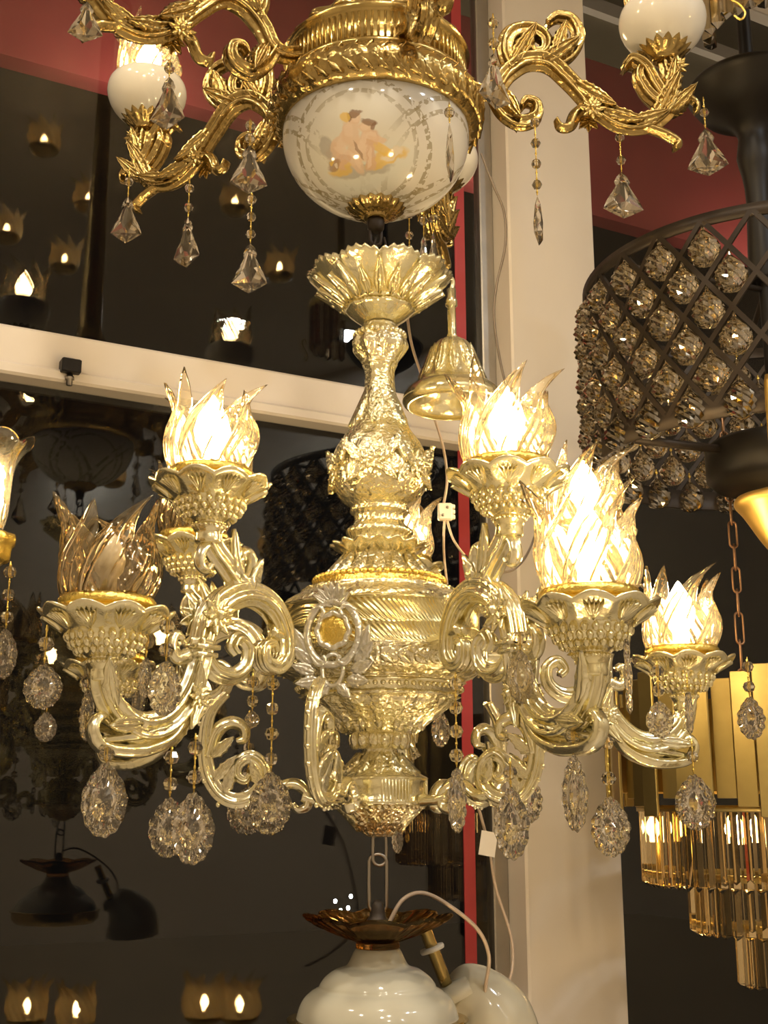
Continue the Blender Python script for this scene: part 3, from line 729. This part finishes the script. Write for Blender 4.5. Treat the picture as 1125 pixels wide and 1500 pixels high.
        ell(cx+e[0], cz+e[1]*.9, e[2]*.92, e[3]*.92, e[4], e[5], .35, .8)
    L(cur, p.inputs['Base Color']); L(p.outputs[0], out.inputs[0]); return m
mb = MB(); BC = .958-UZ
lathe(mb, [(.138*cos(a), BC+.116*sin(a)) for a in [R(-90)+R(118)*k/40 for k in range(41)]][0:41], 96)
mb.build('porcelain_bowl', bowl_material(), up)
bz = .842-UZ
mb = MB(); lathe(mb, [(0,bz-.014),(.016,bz-.014),(.020,bz-.008),(.030,bz-.006),(.039,bz+.001),(.043,bz+.008),(.040,bz+.011),(.02,bz+.004),(0,bz+.003)], 72, lambda th,k,r,z: (r*(1+.05*cos(18*th)*(r>.025)), z), None, 3)
for k in range(18):
    t = 2*pi*k/18; d = Vector((cos(t), sin(t), 0)); leaf(mb, frame(d*.018+Vector((0,0,bz-.009)), d+Vector((0,0,.45)), d*.4-Vector((0,0,1))), .026, .0048, -.2, 2, .001, 8, 4, .4)
mb.build('bowl_finial', BRASS, up)
mb = MB(); lathe(mb, [(0,bz-.034),(.008,bz-.034),(.012,bz-.028),(.013,bz-.018),(.010,bz-.012),(0,bz-.012)], 24); chainlink(mb, (0,0,bz-.040), .014, .008, .003, .2); mb.build('hook_loop', BROWNM, up)
def ringp(rows): return [(r, z-UZ) for r, z in rows]
mb = MB(); lathe(mb, ringp([(.12,.972),(.140,.968),(.150,.974),(.157,.984),(.161,.997),(.158,1.010),(.150,1.020),(.142,1.026),(.12,1.03),(.10,1.03),(.10,.98),(.12,.972)]), 144, lambda th,k,r,z: (r*(1+.012*cos(36*th+14*k)*(r>.145)), z), None, 2)
for k in range(44):
    t = 2*pi*k/44; d = Vector((cos(t), sin(t), 0)); e = Vector((-sin(t), cos(t), 0))
    for s in (-1, 1): leaf(mb, frame(d*.158+Vector((0,0,.995-UZ+.002*s)), e*.75+Vector((0,0,s*.75))-d*.15, d), .030, .0085, .05, 2, .0016, 10, 4, .5)
mb.build('leaf_ring', BRASS, up)
mb = MB(); lathe(mb, ringp([(.10,1.022),(.140,1.022),(.145,1.027),(.143,1.033),(.134,1.036),(.132,1.04),(.132,1.078),(.136,1.082),(.141,1.088),(.137,1.094),(.125,1.10),(.10,1.106),(.09,1.106),(.09,1.02),(.10,1.022)]), 108, None)
mb.build('ring_moulding', BRASS_S, up)
mb = MB()
for k in range(90):
    t = 2*pi*k/90; d = Vector((cos(t), sin(t), 0)); box(mb, -.020, .020, -.0017, .0017, -.002, .004, frame(d*.132+Vector((0,0,1.059-UZ)), (0,0,1), d))
mb.build('fluted_band', BRASS_S, up)
mb = MB(); lathe(mb, ringp([(0,1.10),(.115,1.10),(.125,1.108),(.118,1.118),(.09,1.13),(.06,1.16),(.045,1.21),(.05,1.26),(.035,1.30),(.03,1.45),(.02,ZC-.02),(.06,ZC-.018),(.06,ZC),(0,ZC)]), 96, lambda th,k,r,z: (r*(1+.04*cos(16*th)*(.1<k<.5)), z), None, 3); mb.build('stem', BRASS, up)
UAZ = [R(2), R(74), R(152), R(214), R(288)]
def ur(path): return [(r, z-UZ) for r, z in path]
def make_upper_brass_arm(az):
    mb = MB()
    main_p = [(.130,1.052),(.158,1.040),(.178,1.046),(.196,1.072),(.226,1.094),(.262,1.092),(.296,1.058),(.330,1.016),(.370,.990),(.410,.994),(.438,1.022),(.447,1.062),(.443,1.10)]
    psweep(mb, ur(main_p), [.012,.012,.013,.014,.015,.015,.014,.013,.013,.013,.014,.014,.012], [.012,.012,.012,.013,.014,.014,.013,.012,.012,.012,.014,.014,.012], 48, 6, .22, 6)
    psweep(mb, ur([(.205,1.078),(.196,1.112),(.206,1.142),(.236,1.150),(.258,1.134),(.256,1.112),(.240,1.108),(.234,1.120)]), [.010,.011,.012,.012,.010,.009,.007,.005], .012, 48, 5, .22, 6)
    psweep(mb, ur([(.262,1.088),(.290,1.105),(.308,1.135),(.300,1.165),(.278,1.172),(.262,1.160)]), [.009,.010,.010,.009,.008,.005], .011, 48, 5, .22, 6)
    psweep(mb, ur([(.172,1.044),(.190,1.010),(.215,.992),(.238,1.000),(.240,1.020),(.226,1.026),(.218,1.016)]), [.009,.011,.011,.010,.008,.007,.004], .012, 48, 5, .22, 6)
    psweep(mb, ur([(.320,1.022),(.300,1.006),(.290,.986),(.276,.984),(.270,.996)]), [.009,.009,.008,.007,.004], .010, 14, 4, .12, 6)
    psweep(mb, ur([(.395,.990),(.425,.980),(.440,.972),(.452,.962),(.446,.952)]), [.008,.008,.008,.007,.004], .010, 14, 4, .12, 6)
    psweep(mb, ur([(.446,1.03),(.470,1.038),(.484,1.028),(.482,1.014)]), [.008,.007,.006,.004], .008, 14, 4, .12, 6)
    psweep(mb, ur([(.436,1.02),(.412,1.040),(.398,1.068),(.402,1.084),(.414,1.084)]), [.010,.010,.009,.007,.004], .013, 48, 6, .22, 6)
    psweep(mb, ur([(.436,1.03),(.422,1.055),(.408,1.085),(.388,1.098),(.376,1.086)]), [.010,.011,.010,.008,.004], .016, 48, 6, .22, 6)
    for s in (-1, 1):
        for (r0,z0,dx,dz,L,W) in ((.205,1.085,.5,.85,.075,.018),(.25,1.09,.8,.5,.07,.018),(.30,1.055,.75,-.6,.075,.018),(.335,1.012,.9,-.35,.07,.016),(.42,1.0,.45,.9,.085,.020),(.444,1.03,.1,1,.07,.018),(.44,1.01,.7,.7,.06,.015),(.19,1.04,.4,-.9,.06,.015),(.27,1.10,.3,.95,.06,.015),(.38,.99,.95,.25,.06,.015)):
            leaf(mb, frame((r0, s*.011, z0-UZ), (dx, s*.12, dz), (0, s, 0)), L, W, .12, 6, .0018, 18, 12, .5)
    a = mb.build('arm', BRASS, up, True, (0,0,0), az)
    for s in (-1, 1):
        mb = MB(); rosette(mb, (.322, s*.014, 1.008-UZ), (0, s, 0), .022, 8); mb.build('rosette', BRASS_S, a)
        mb = MB(); rosette(mb, (.455, s*.012, 1.085-UZ), (0, s, 0), .018, 8); mb.build('small_rosette', BRASS_S, a)
    mb = MB(); lathe(mb, [(0,-.006),(.016,-.006),(.020,0),(.032,.010),(.040,.020),(.038,.023),(.02,.012),(0,.010)], 60, lambda th,k,r,z: (r*(1+.05*cos(15*th)*(r>.02)), z), Matrix.Translation((.440,0,1.104-UZ)), 3)
    mb.build('cup_holder', BRASS, a)
    mb = MB(); lathe(mb, [(0,.006),(.022,.008),(.045,.022),(.060,.042),(.066,.062),(.064,.078),(.058,.086),(.056,.082),(.058,.07),(.05,.05),(.02,.03),(0,.03)], 60, None, Matrix.Translation((.440,0,1.104-UZ)), 2)
    mb.build('porcelain_cup', PORC, a)
    return a
ua = None
for i, az in enumerate(UAZ):
    if ua is None: ua = make_upper_brass_arm(az)
    else: dup(ua, up, None, az)
    c = Vector((.440*cos(az), .440*sin(az), 1.104-UZ+.084))
    s = link('glass_shade', SHADE_ME, up, c, az+.4); s.scale = (.98,.98,.98)
    link('bulb', BULB_ON, s, (0,0,.004))
UP = [(128,0,1.18,52,2,62,0,10),(249,88,1.36,54,112,190,1,-8),(190,245,1.72,46,288,356,1,5),(278,262,1.62,44,318,392,2,-20),(367,175,1.45,56,212,284,2,10),
      (369,280,1.58,54,356,430,3,0),(722,20,1.32,58,78,160,2,30),(658,150,1.42,30,180,268,1,65),(783,165,1.56,34,286,360,4,60),(907,185,1.62,62,252,320,2,5),(1030,142,1.66,60,188,258,1,-15),
      (599,270,1.76,22,360,400,3,30),(620,260,1.74,26,345,402,2,20),(634,262,1.78,26,340,398,2,50)]
for px, py, Y, wp, t, b, nb, rz in UP:
    k = mpp((t+b)/2, Y)*.98; p = at(px, py, Y); zt, zb_ = zof(t, Y), zof(b, Y)
    pendant(up, p, wp*k, max(.02, zt-zb_), max(.0, p.z-zt), nb, 'kite', R(rz), .0075)
# wires from the hook to the pale chandelier
mb = MB()
for s in (-1, 1): tube(mb, [(AX+s*.006, AY, .80),(AX+s*.010, AY-.004, .775),(AX+s*.008, AY, .745),(AX+s*.004, AY, .715)], .0018, 6, 5)
o = mb.build('hanging_wire', BROWNM); tag(o, 'twisted brown wire between the porcelain bowl and the flower dish below', 'wire')

# ------------------------------------------------------------------ bell canopy hanging beside the flower dish
BY = 1.66
bp = at(662, 500, BY); bz0 = zof(600, BY)
bell = thing('ceiling_canopy', 'pale gold bell-shaped canopy hanging on a short rod beside the flower dish', 'canopy', (bp.x, BY, bz0))
B = lambda rows: prof(rows, BY, bz0)
mb = MB(); lathe(mb, B([(497,0),(497,12),(502,22),(512,30),(526,36),(540,41),(554,46),(562,50),(566,58),(572,66),(580,72),(588,74),(594,70),(596,64),(590,66),(580,62),(570,52),(560,44),(540,36),(515,24),(505,0)]), 110, lambda th,k,r,z: (r*(1+.03*cos(12*th)*(.08<k<.36)), z), None, 3)
bellm = mb.build('bell', CHAMP_S, bell)
mb = MB()
for k in range(12):
    t = 2*pi*k/12; d = Vector((cos(t), sin(t), 0)); leaf(mb, frame(d*(48*mpp(555,BY))+Vector((0,0,zof(556,BY)-bz0)), Vector((0,0,1))-d*.38, d+Vector((0,0,.3))), .055, .011, .0, 4, .0015, 14, 10, .4)
mb.build('relief', CHAMP, bellm)
mb = MB(); lathe(mb, B([(500,0),(500,7),(494,9),(490,7),(450,6),(448,9),(440,9),(438,7),(424,7),(422,0)]), 20, None)
tube(mb, [(0,0,zof(426,BY)-bz0),(.002,0,zof(410,BY)-bz0),(-.012,-.01,zof(405,BY)-bz0),(-.02,-.02,zof(412,BY)-bz0)], .004, 8, 5)
mb.build('rod', CHAMP_S, bell)

# ------------------------------------------------------------------ dome lamp hanging below
ZL = zof(1540, AY)
low = thing('pendant_lamp', 'cream domed pendant lamp hanging by two wire links under the pale gold chandelier', 'pendant lamp', (AX-.002, AY, ZL))
Q = lambda rows: prof(rows, AY, ZL)
mb = MB(); lathe(mb, Q([(1386,0),(1388,28),(1392,34),(1400,38),(1410,43),(1415,48),(1420,62),(1430,76),(1440,84),(1446,87),(1452,97),(1462,108),(1475,115),(1490,119),(1496,118),(1496,0)]), 96, None, None, 4); mb.build('glass_dome', CREAMG, low)
mb = MB(); lathe(mb, Q([(1488,0),(1490,124),(1495,127),(1500,126),(1530,112),(1540,0)]), 96, None, None, 2); mb.build('dome_rim', BRASS_S, low)
mb = MB(); lathe(mb, Q([(1392,0),(1390,30),(1380,32),(1377,38),(1368,62),(1358,82),(1350,98),(1345,104),(1341,100),(1350,84),(1360,58),(1368,30),(1372,0)]), 144, lambda th,k,r,z: (r*(1+.09*(abs(cos(4*th))-.5)*max(0,(r-.03)/.06)+.02*cos(32*th)*(r>.03)), z+.006*(abs(cos(4*th))-.5)*max(0,(r-.05)/.04)), None, 3); mb.build('flower_tray', TRAYG, low)
mb = MB(); lathe(mb, Q([(1376,0),(1376,16),(1366,20),(1356,16),(1350,18),(1342,12),(1330,10),(1320,6),(1318,0)]), 24, None, None, 2); mb.build('socket', BROWNM, low)
for k, (py, ang, L) in enumerate(((1292,.15,.040),)):
    mb = MB(); chainlink(mb, (0,0,zof(1294,AY)-ZL), .036, .0115, .0024, .15); mb.build('wire_link', STEEL, low)

l2 = thing('pendant_lamp', 'cream spout-shaped lamp holder with slanting brass rod, beside the dome lamp', 'pendant lamp', at(700, 1540, 1.72))
b2 = Vector(l2.location)
mb = MB(); pts = [at(666,1446,1.70),at(690,1462,1.71),at(715,1500,1.72),at(722,1545,1.72)]
tube(mb, [p-b2 for p in pts], [.030,.040,.052,.062,.066,.066], 32, 8); lathe(mb, [(0,0),(.02,.0),(.03,-.006),(.034,-.02),(0,-.02)], 24, None, Matrix.Translation(at(664,1438,1.70)-b2) @ Matrix.Rotation(-.5, 4, 'Y')); mb.build('glass_body', CREAMG, l2)
mb = MB(); tube(mb, [at(618,1350,1.68)-b2, at(636,1396,1.69)-b2, at(654,1442,1.70)-b2], .0085, 14, 3); mb.build('rod', BRASS_S, l2)
mb = MB(); lathe(mb, [(0,-.003),(.016,-.003),(.017,0),(.016,.003),(0,.003)], 24, None, Matrix.Translation(at(633,1390,1.688)-b2) @ Matrix.Rotation(-.35, 4, 'Y')); mb.build('collar', PLAST, l2)

# ------------------------------------------------------------------ crystal drum
DY = 2.1; dc = at(1132, 560, DY); DR = .340
zt, zb = at(848, 425, DY).z, at(862, 668, DY).z
drum = thing('crystal_drum_chandelier', 'dark bronze drum chandelier with round crystals in a diamond lattice, at the right edge', 'chandelier', (dc.x, DY, zb))
DH = zt-zb
def hoop(mb, r, z, h, t): lathe(mb, [(r-t,z-h),(r,z-h),(r,z+h),(r-t,z+h),(r-t,z-h)], 96)
mb = MB(); hoop(mb, DR, DH, .011, .006); mb.build('top_hoop', BROWNM, drum)
mb = MB(); hoop(mb, DR, 0, .019, .007); mb.build('bottom_hoop', BROWNM, drum)
ND = 26
mb = MB(); nrow = 3
for s in (-1, 1):
    for k in range(ND):
        pts = []
        for j in range(25):
            q = j/24; th = 2*pi*k/ND + s*q*nrow*2*pi/ND; pts.append(((DR-.003)*cos(th), (DR-.003)*sin(th), q*DH))
        vs = []; fs = []
        for i, p in enumerate(pts):
            d = Vector((p[0], p[1], 0)).normalized(); e = Vector((-d.y, d.x, 0)); P_ = Vector(p)
            for a, b in ((-.0052,-.003),(.0052,-.003),(.0052,.003),(-.0052,.003)): vs.append(P_+e*a+d*b)
        for i in range(24):
            for c in range(4): fs.append((i*4+c, i*4+(c+1)%4, (i+1)*4+(c+1)%4, (i+1)*4+c))
        mb.add(vs, fs)
mb.build('lattice', BROWNM, drum, False)
cm = ballcrystal_mesh(.052, .078)
cells = []
cellh = DH/nrow
for row in range(nrow*2):
    for k in range(ND):
        th = 2*pi*(k+.5*(row % 2 == 1))/ND
        z = DH - row*cellh/2 - .004
        if row == 0: pass
        p = Vector((DR*cos(th), DR*sin(th), z)); w = p+Vector(drum.location)
        u = w.x/w.y*F + 562
        if u < 1150: cells.append((p, th))
for p, th in cells:
    c = link('crystal', cm, drum, p - Vector((cos(th), sin(th), 0))*.006, th)
    if 'cap' not in _cache:
        m_ = MB(); ball(m_, (0,0,0), .004, 6, 4); tube(m_, [(0,0,.001),(0,0,.008)], .0018, 6, 0); _cache['cap'] = m_.mesh('cap', YGOLD)
    link('cap', _cache['cap'], c, (0,0,0))
mb = MB(); lathe(mb, [(0,.022),(.125,.022),(.13,.015),(.13,-.04),(.115,-.055),(0,-.06)], 48); mb.build('lamp_plate', BLACKM, drum)
for k in range(3):
    t = R(200)+2*pi*k/3
    mb = MB(); tube(mb, [(.1*cos(t),.1*sin(t),0),(DR*.98*cos(t),DR*.98*sin(t),0)], .008, 8, 0); mb.build('lower_spoke', BROWNM, drum)
    mb = MB(); tube(mb, [(0,0,DH),(DR*.98*cos(t),DR*.98*sin(t),DH)], .006, 8, 0); mb.build('upper_spoke', BROWNM, drum)
zs = zof(300, DY)-zb
mb = MB(); lathe(mb, [(0,-.05),(.012,-.05),(.012,DH),(.024,DH+.01),(.028,DH+.05),(.022,zs),(.026,zs+.06),(.034,zs+.10),(.028,zs+.14),(.034,zs+.16),(.05,zs+.175),(.09,zs+.20),(.115,zs+.235),(.12,zs+.25),(.10,zs+.262),(.02,zs+.27),(.014,zs+.30),(.014,ZC-zb-.02),(.07,ZC-zb-.015),(.07,ZC-zb),(0,ZC-zb)], 40, None, None, 2); mb.build('stem', BLACKM, drum)
# ------------------------------------------------------------------ gold slat waterfall chandelier
GY = 2.42; gc = at(1135, 1200, GY); GZ = zof(1470, GY)
gold = thing('waterfall_chandelier', 'gold slat chandelier with three tiers of hanging crystal rods, at the lower right edge', 'chandelier', (gc.x, GY, GZ))
g = lambda py: zof(py, GY-.15)-GZ
kk = mpp(1100, GY)
rs = 236*kk
slat_me = {}
for j in range(26):
    t = R(128) + R(172)*j/25; alt = j % 3
    r = rs - (.0, .014, .007)[alt]
    x, y = r*cos(t), r*sin(t)
    top = g((985, 1002, 994)[alt]); bot = g((1196, 1170, 1182)[alt])
    mb = MB(); box(mb, -.018, .018, -.003, .003, bot, top, None, .0012); mb.build('slat', SATIN, gold, False, (x, y, 0), t+pi/2)
mb = MB(); lathe(mb, [(rs-.030,g(1160)),(rs-.018,g(1160)),(rs-.018,g(1030)),(rs-.030,g(1030)),(rs-.030,g(1160))], 64); mb.build('inner_ring', DGOLD, gold)
for t in (40,160,280):
    mb = MB(); tube(mb, [(0,0,g(1030)),((rs-.02)*cos(R(t)),(rs-.02)*sin(R(t)),g(1034))], .006, 8, 0); mb.build('spoke', DGOLD, gold)
mb = MB(); tube(mb, [(0,0,g(1190)),(0,0,g(1000))], .01, 10, 0); mb.build('centre_rod', DGOLD, gold)
def prism(h, w=.019):
    mb = MB(); v = [(w/2*cos(R(a)), w/2*sin(R(a))) for a in (90,150,210,270,330,30)]
    v = [(w*.6*cos(R(a+da)), w*.6*sin(R(a+da))) for a in (270,30,150) for da in (-9,9)]
    vs = [(x,y,0) for x,y in v]+[(x,y,-h*.93) for x,y in v]+[(0,0,-h)]
    n = 6; fs = [tuple(range(n))]+[(i,n+i,n+(i+1)%n,(i+1)%n) for i in range(n)]+[(n+i,12,n+(i+1)%n) for i in range(n)]
    mb.add(vs, fs); return mb.mesh('crystal_rod', AMBER, False)
for (rp, py0, py1, a0, a1, n) in ((184,1186,1308,120,300,34),(120,1292,1382,120,300,22),(58,1372,1466,110,300,12)):
    r = rp*kk; me = prism(g(py0)-g(py1))
    for j in range(n):
        t = R(a0+(a1-a0)*j/(n-1)); link('crystal_rod', me, gold, (r*cos(t), r*sin(t), g(py0)), t+pi/2)
    mb = MB(); lathe(mb, [(r-.016,g(py0)+.008),(r+.016,g(py0)+.008),(r+.016,g(py0)-.004),(r-.016,g(py0)-.004),(r-.016,g(py0)+.008)], 56); mb.build('tier_ring', SATIN, gold)
mb = MB(); lathe(mb, [(0,g(1380)),(.02,g(1380)),(.02,g(1180)),(0,g(1180))], 24); mb.build('core', SATIN, gold)
for k in range(5):
    t = R(100+50*k); link('bulb', BULB_DIM, gold, (.085*cos(t), .085*sin(t), g(1240)))
# its chain
cp = [at(1058, 612, GY-.25), at(1066, 700, GY-.22), at(1075, 800, GY-.2), at(1082, 900, GY-.18), at(1088, 1012, GY-.16)]
ch = thing('chain', 'thin copper chain hanging in front of the gold slats, below the crystal drum', 'chain', cp[-1])
cpts = crom([tuple(p) for p in cp], 3)
for i in range(len(cpts)-1):
    a, b = Vector(cpts[i]), Vector(cpts[i+1]); m_ = MB(); chainlink(m_, (a+b)/2-Vector(ch.location), (a-b).length*.58, .0085, .0020, .3 if i % 2 else 1.2); m_.build('chain_link', COPPER, ch)
# brass cone at the right edge
YC = 1.75; cc = at(1142, 770, YC); cz0 = zof(812, YC)
o = MB(); lathe(o, prof([(812,0),(811,12),(800,22),(785,32),(768,42),(752,52),(742,60),(736,62),(728,58),(722,40),(716,20),(714,8),(560,6),(560,0)], YC, cz0), 64, None, None, 3)
o = o.build('pendant_lamp', DGOLD, None, True, (cc.x, YC, cz0)); tag(o, 'matt brass cone-shaped pendant lamp cut off by the right edge of the picture', 'pendant lamp')

# ------------------------------------------------------------------ left edge chandelier
LY = 1.5; lp = at(-22, 815, LY)
left = thing('chandelier', 'gold chandelier with tulip glass shade, cut off by the left edge of the picture', 'chandelier', (lp.x, LY, lp.z-.25))
mb = MB()
def tmod(th, k, r, z): return r*(1+.16*abs(cos(3*th))*max(0,k-.5)*2*(k<1)), z+.012*abs(cos(3*th))*(.35<k<.65)
lathe(mb, [(.020,.0),(.024,.02),(.026,.05),(.027,.075),(.034,.095),(.044,.108),(.047,.110),(.042,.107),(.032,.094),(.0245,.074),(.0235,.05),(.021,.02),(.018,.002)], 72, lambda th,k,r,z: (r*(1+.14*abs(cos(3*th))*max(0,(r-.028)/.02)), z+.012*abs(cos(3*th))*max(0,(r-.028)/.02)), None, 2)
mb.build('glass_shade', SHADE, left, True, (0,0,.29-.003))
link('bulb', BULB_ON, left, (0,0,.30))
mb = MB(); lathe(mb, [(0,.225),(.012,.225),(.020,.24),(.030,.246),(.032,.262),(.036,.268),(.036,.276),(.03,.28),(0,.28)], 60, lambda th,k,r,z: (r*(1+.04*cos(10*th)), z), None, 3); mb.build('drip_pan', YGOLD, left)
mb = MB(); psweep(mb, [(0,.23),(-.01,.18),(-.05,.14),(-.11,.13),(-.18,.16),(-.26,.20)], [.009,.010,.012,.012,.012,.012], .012, 48, 5, .22, 6); mb.build('arm', BRASS, left)
mb = MB(); lathe(mb, [(0,.02),(.03,.02),(.05,.08),(.06,.18),(.05,.26),(.03,.34),(.015,.36),(.012,ZC-lp.z+.25),(0,ZC-lp.z+.25)], 48, None, Matrix.Translation((-.29,0,0)), 3); mb.build('stem', BRASS, left)
pendant(left, at(16, 822, LY-.02), .032, .062, .085, 3, 'pear', .2, .0085)

# ------------------------------------------------------------------ gold rod lamp at the top right
TY = 1.95; tp = at(1110, 60, TY)
tr = thing('rod_chandelier', 'gilt chandelier of hanging glass rods, cut off by the top right corner', 'chandelier', (tp.x, TY, tp.z))
me = prism(.14, .022).copy(); me.materials[0] = CRYSD
for j in range(12):
    t = R(150+ 16*j); link('glass_rod', me, tr, (.085*cos(t), .085*sin(t), .15-.004*(j%2)), t+pi/2)
mb = MB(); lathe(mb, [(0,.15),(.10,.15),(.10,.17),(.03,.18),(.012,.2),(.012,ZC-tp.z),(0,ZC-tp.z)], 40); mb.build('frame', SATIN, tr)
mb = MB(); s_ = [(.0,.0),(.018,.012),(.012,.032),(-.008,.04),(-.016,.056),(.0,.072)]
tube(mb, [(-.07+x, -.09, -.012+z) for x, z in [(0,0),(.012,-.008),(.02,.005),(.012,.022),(-.004,.034),(-.008,.05),(.004,.06),(.014,.05)]], .0022, 8, 6); mb.build('hook', YGOLD, tr)

# ------------------------------------------------------------------ cords
def cord(name, pts, r, mat, label, cat='cord'):
    P_ = [at(*p) for p in pts]; root = P_[-1]; mb = MB(); tube(mb, [p-root for p in P_], r, 8, 8)
    o = mb.build(name, mat, None, True, root); return tag(o, label, cat)
cord('power_cord', [(594,440,1.66),(602,500,1.70),(618,552,1.74),(632,600,1.76),(648,650,1.76),(655,700,1.75),(650,738,1.75)], .0022, CORD, 'clear power cord running down behind the gold bell to the white connector')
cord('power_cord', [(651,762,1.75),(650,790,1.74),(651,820,1.76),(655,856,1.76)], .0018, CORD, 'clear cord dropping straight from the white connector to the gold body')
cord('power_cord', [(655,762,1.75),(664,790,1.75),(682,815,1.74),(704,836,1.72)], .0018, CORD, 'clear cord slanting from the white connector to the right hand arm')
cord('power_cord', [(705,225,2.44),(722,270,2.45),(738,310,2.46),(740,360,2.46),(727,420,2.46),(724,470,2.46),(735,540,2.47),(752,600,2.47)], .0028, DCORD, 'grey cord hanging loosely down the cream post near the porcelain bowl')
cord('power_cord', [(728,838,1.66),(752,834,1.9),(772,812,2.2),(786,776,2.42),(792,740,2.47)], .0025, DCORD, 'grey cord reaching from the right hand arm to the cream post')
cord('power_cord', [(570,1352,1.58),(590,1318,1.58),(620,1308,1.60),(660,1328,1.62),(700,1362,1.64),(716,1400,1.66),(712,1440,1.67),(707,1480,1.68)], .0026, CORD, 'clear cord arching from the dome lamp tray over to the spout lamp')
cord('power_cord', [(700,1180,2.3),(716,1240,2.34),(726,1300,2.36),(748,1370,2.36),(750,1420,2.34),(735,1460,2.30),(708,1490,2.26)], .0030, CORD, 'clear cord hanging along the aluminium window strip below the paper tag')
c0 = at(652, 750, 1.75)
con = thing('wire_connector', 'white plastic wire connector block on the clear cord', 'connector', c0)
mb = MB(); box(mb, -.011, .011, -.006, .006, -.013, .013, None, .002)
for s in (-.008, .0, .008): box(mb, .008, .015, -.004, .004, s-.003, s+.003, None, .001)
mb.build('housing', PLAST, con, False)
mb = MB()
for s in (-.006, .006): ball(mb, (s*.6, -.006, s), .0025, 10, 6)
mb.build('screw', STEEL, con)
mb = MB(); box(mb, -.017, .017, -.0006, .0006, -.022, .022, None, .0002); o = mb.build('paper_tag', PAPER, None, False, at(715, 1236, 2.31), .3); o.rotation_euler = (0, .18, .4); tag(o, 'small blank paper tag hanging on the cord beside the red strip', 'tag')
lp_ = wz(103, 539, .05)
lt = thing('window_latch', 'black latch block with steel pin on the cream window bar', 'latch', (lp_.x, lp_.y, lp_.z-.03), WANG)
mb = MB(); box(mb, -.019, .019, -.014, .022, .018, .046, None, .002); mb.build('block', BLACKM, lt, False)
mb = MB(); lathe(mb, [(0,-.006),(.006,-.006),(.006,.004),(.009,.005),(.009,.011),(.006,.012),(.006,.02),(0,.02)], 16); mb.build('pin', STEEL, lt)

# ------------------------------------------------------------------ other lit chandeliers of the shop, seen only as reflections in the glass
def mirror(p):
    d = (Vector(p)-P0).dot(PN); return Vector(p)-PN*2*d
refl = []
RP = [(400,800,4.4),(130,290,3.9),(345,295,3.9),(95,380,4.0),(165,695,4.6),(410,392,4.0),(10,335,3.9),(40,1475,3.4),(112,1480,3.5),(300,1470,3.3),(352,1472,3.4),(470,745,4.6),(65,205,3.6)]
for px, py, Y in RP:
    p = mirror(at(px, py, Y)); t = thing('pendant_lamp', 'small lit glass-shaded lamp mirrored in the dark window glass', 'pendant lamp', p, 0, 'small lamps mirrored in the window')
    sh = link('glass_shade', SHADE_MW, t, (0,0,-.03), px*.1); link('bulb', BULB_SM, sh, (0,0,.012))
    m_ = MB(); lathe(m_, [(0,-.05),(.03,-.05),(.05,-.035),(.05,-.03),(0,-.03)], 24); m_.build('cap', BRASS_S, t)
# street lights far outside
for px, py in ((491,1320),(499,1334),(510,1330),(514,1313)):
    m_ = MB(); ball(m_, (0,0,0), .013, 12, 8, 1.1); tag(m_.build('street_light', LEDW, None, True, at(px, py, 9.0)), 'tiny bluish white street light seen through the dark glass beside the wire links', 'light', 'distant bluish street lights')

# ------------------------------------------------------------------ light and world
def area(name, loc, size, power, col=(1,.88,.70), rot=(0,0,0)):
    l = bpy.data.lights.new(name, 'AREA'); l.shape = 'DISK'; l.size = size; l.energy = power; l.color = col
    o = bpy.data.objects.new(name, l); C.objects.link(o); o.location = loc; o.rotation_euler = rot; return o
for i, (x, y) in enumerate(((-1.2,-.6),(.4,-1.4),(.9,-.9),(-1.4,.8),(1.3,-2.4),(.2,.55))):
    area('shop_light', (x, y, ZC-.02), .14, 20)
for px, py, Y in ((505,495,5.75),(340,482,5.6),(100,640,7.3)):
    q = mirror(at(px, py, Y)); area('cool_shop_light', (q.x, q.y, ZC-.02), .16, 16, (.86,.93,1))
fl = fa.z
for k in range(4):  # added upward fill lamps outside the glass, only to brighten the red fascia
    q = P0+PD*(-1.6+k*1.1)-PN*.28; area('fascia_fill_light', (q.x, q.y, fa.z-.20), .12, 3.2, (1,.88,.74), (pi, 0, 0))
w = bpy.data.worlds.new('night'); SC.world = w; w.use_nodes = True
bg = w.node_tree.nodes['Background']; bg.inputs[0].default_value = (.10,.085,.075,1); bg.inputs[1].default_value = .05

cam = bpy.data.cameras.new('camera'); co = bpy.data.objects.new('camera', cam); C.objects.link(co)
cam.sensor_fit = 'VERTICAL'; cam.sensor_height = 36; cam.lens = 36*F/1500; cam.clip_start = .02
co.location = (0,0,0); co.rotation_euler = (pi/2+PITCH, 0, 0); SC.camera = co
vs_ = SC.view_settings; vs_.view_transform = 'Standard'; vs_.look = 'None'; vs_.gamma = 1; vs_.use_curve_mapping = False; vs_.exposure = -0.1
cy = SC.cycles; cy.use_denoising = True; cy.max_bounces = 12; cy.diffuse_bounces = 3; cy.glossy_bounces = 5; cy.transmission_bounces = 10; cy.transparent_max_bounces = 24
cy.caustics_reflective = False; cy.caustics_refractive = False; cy.sample_clamp_indirect = 6
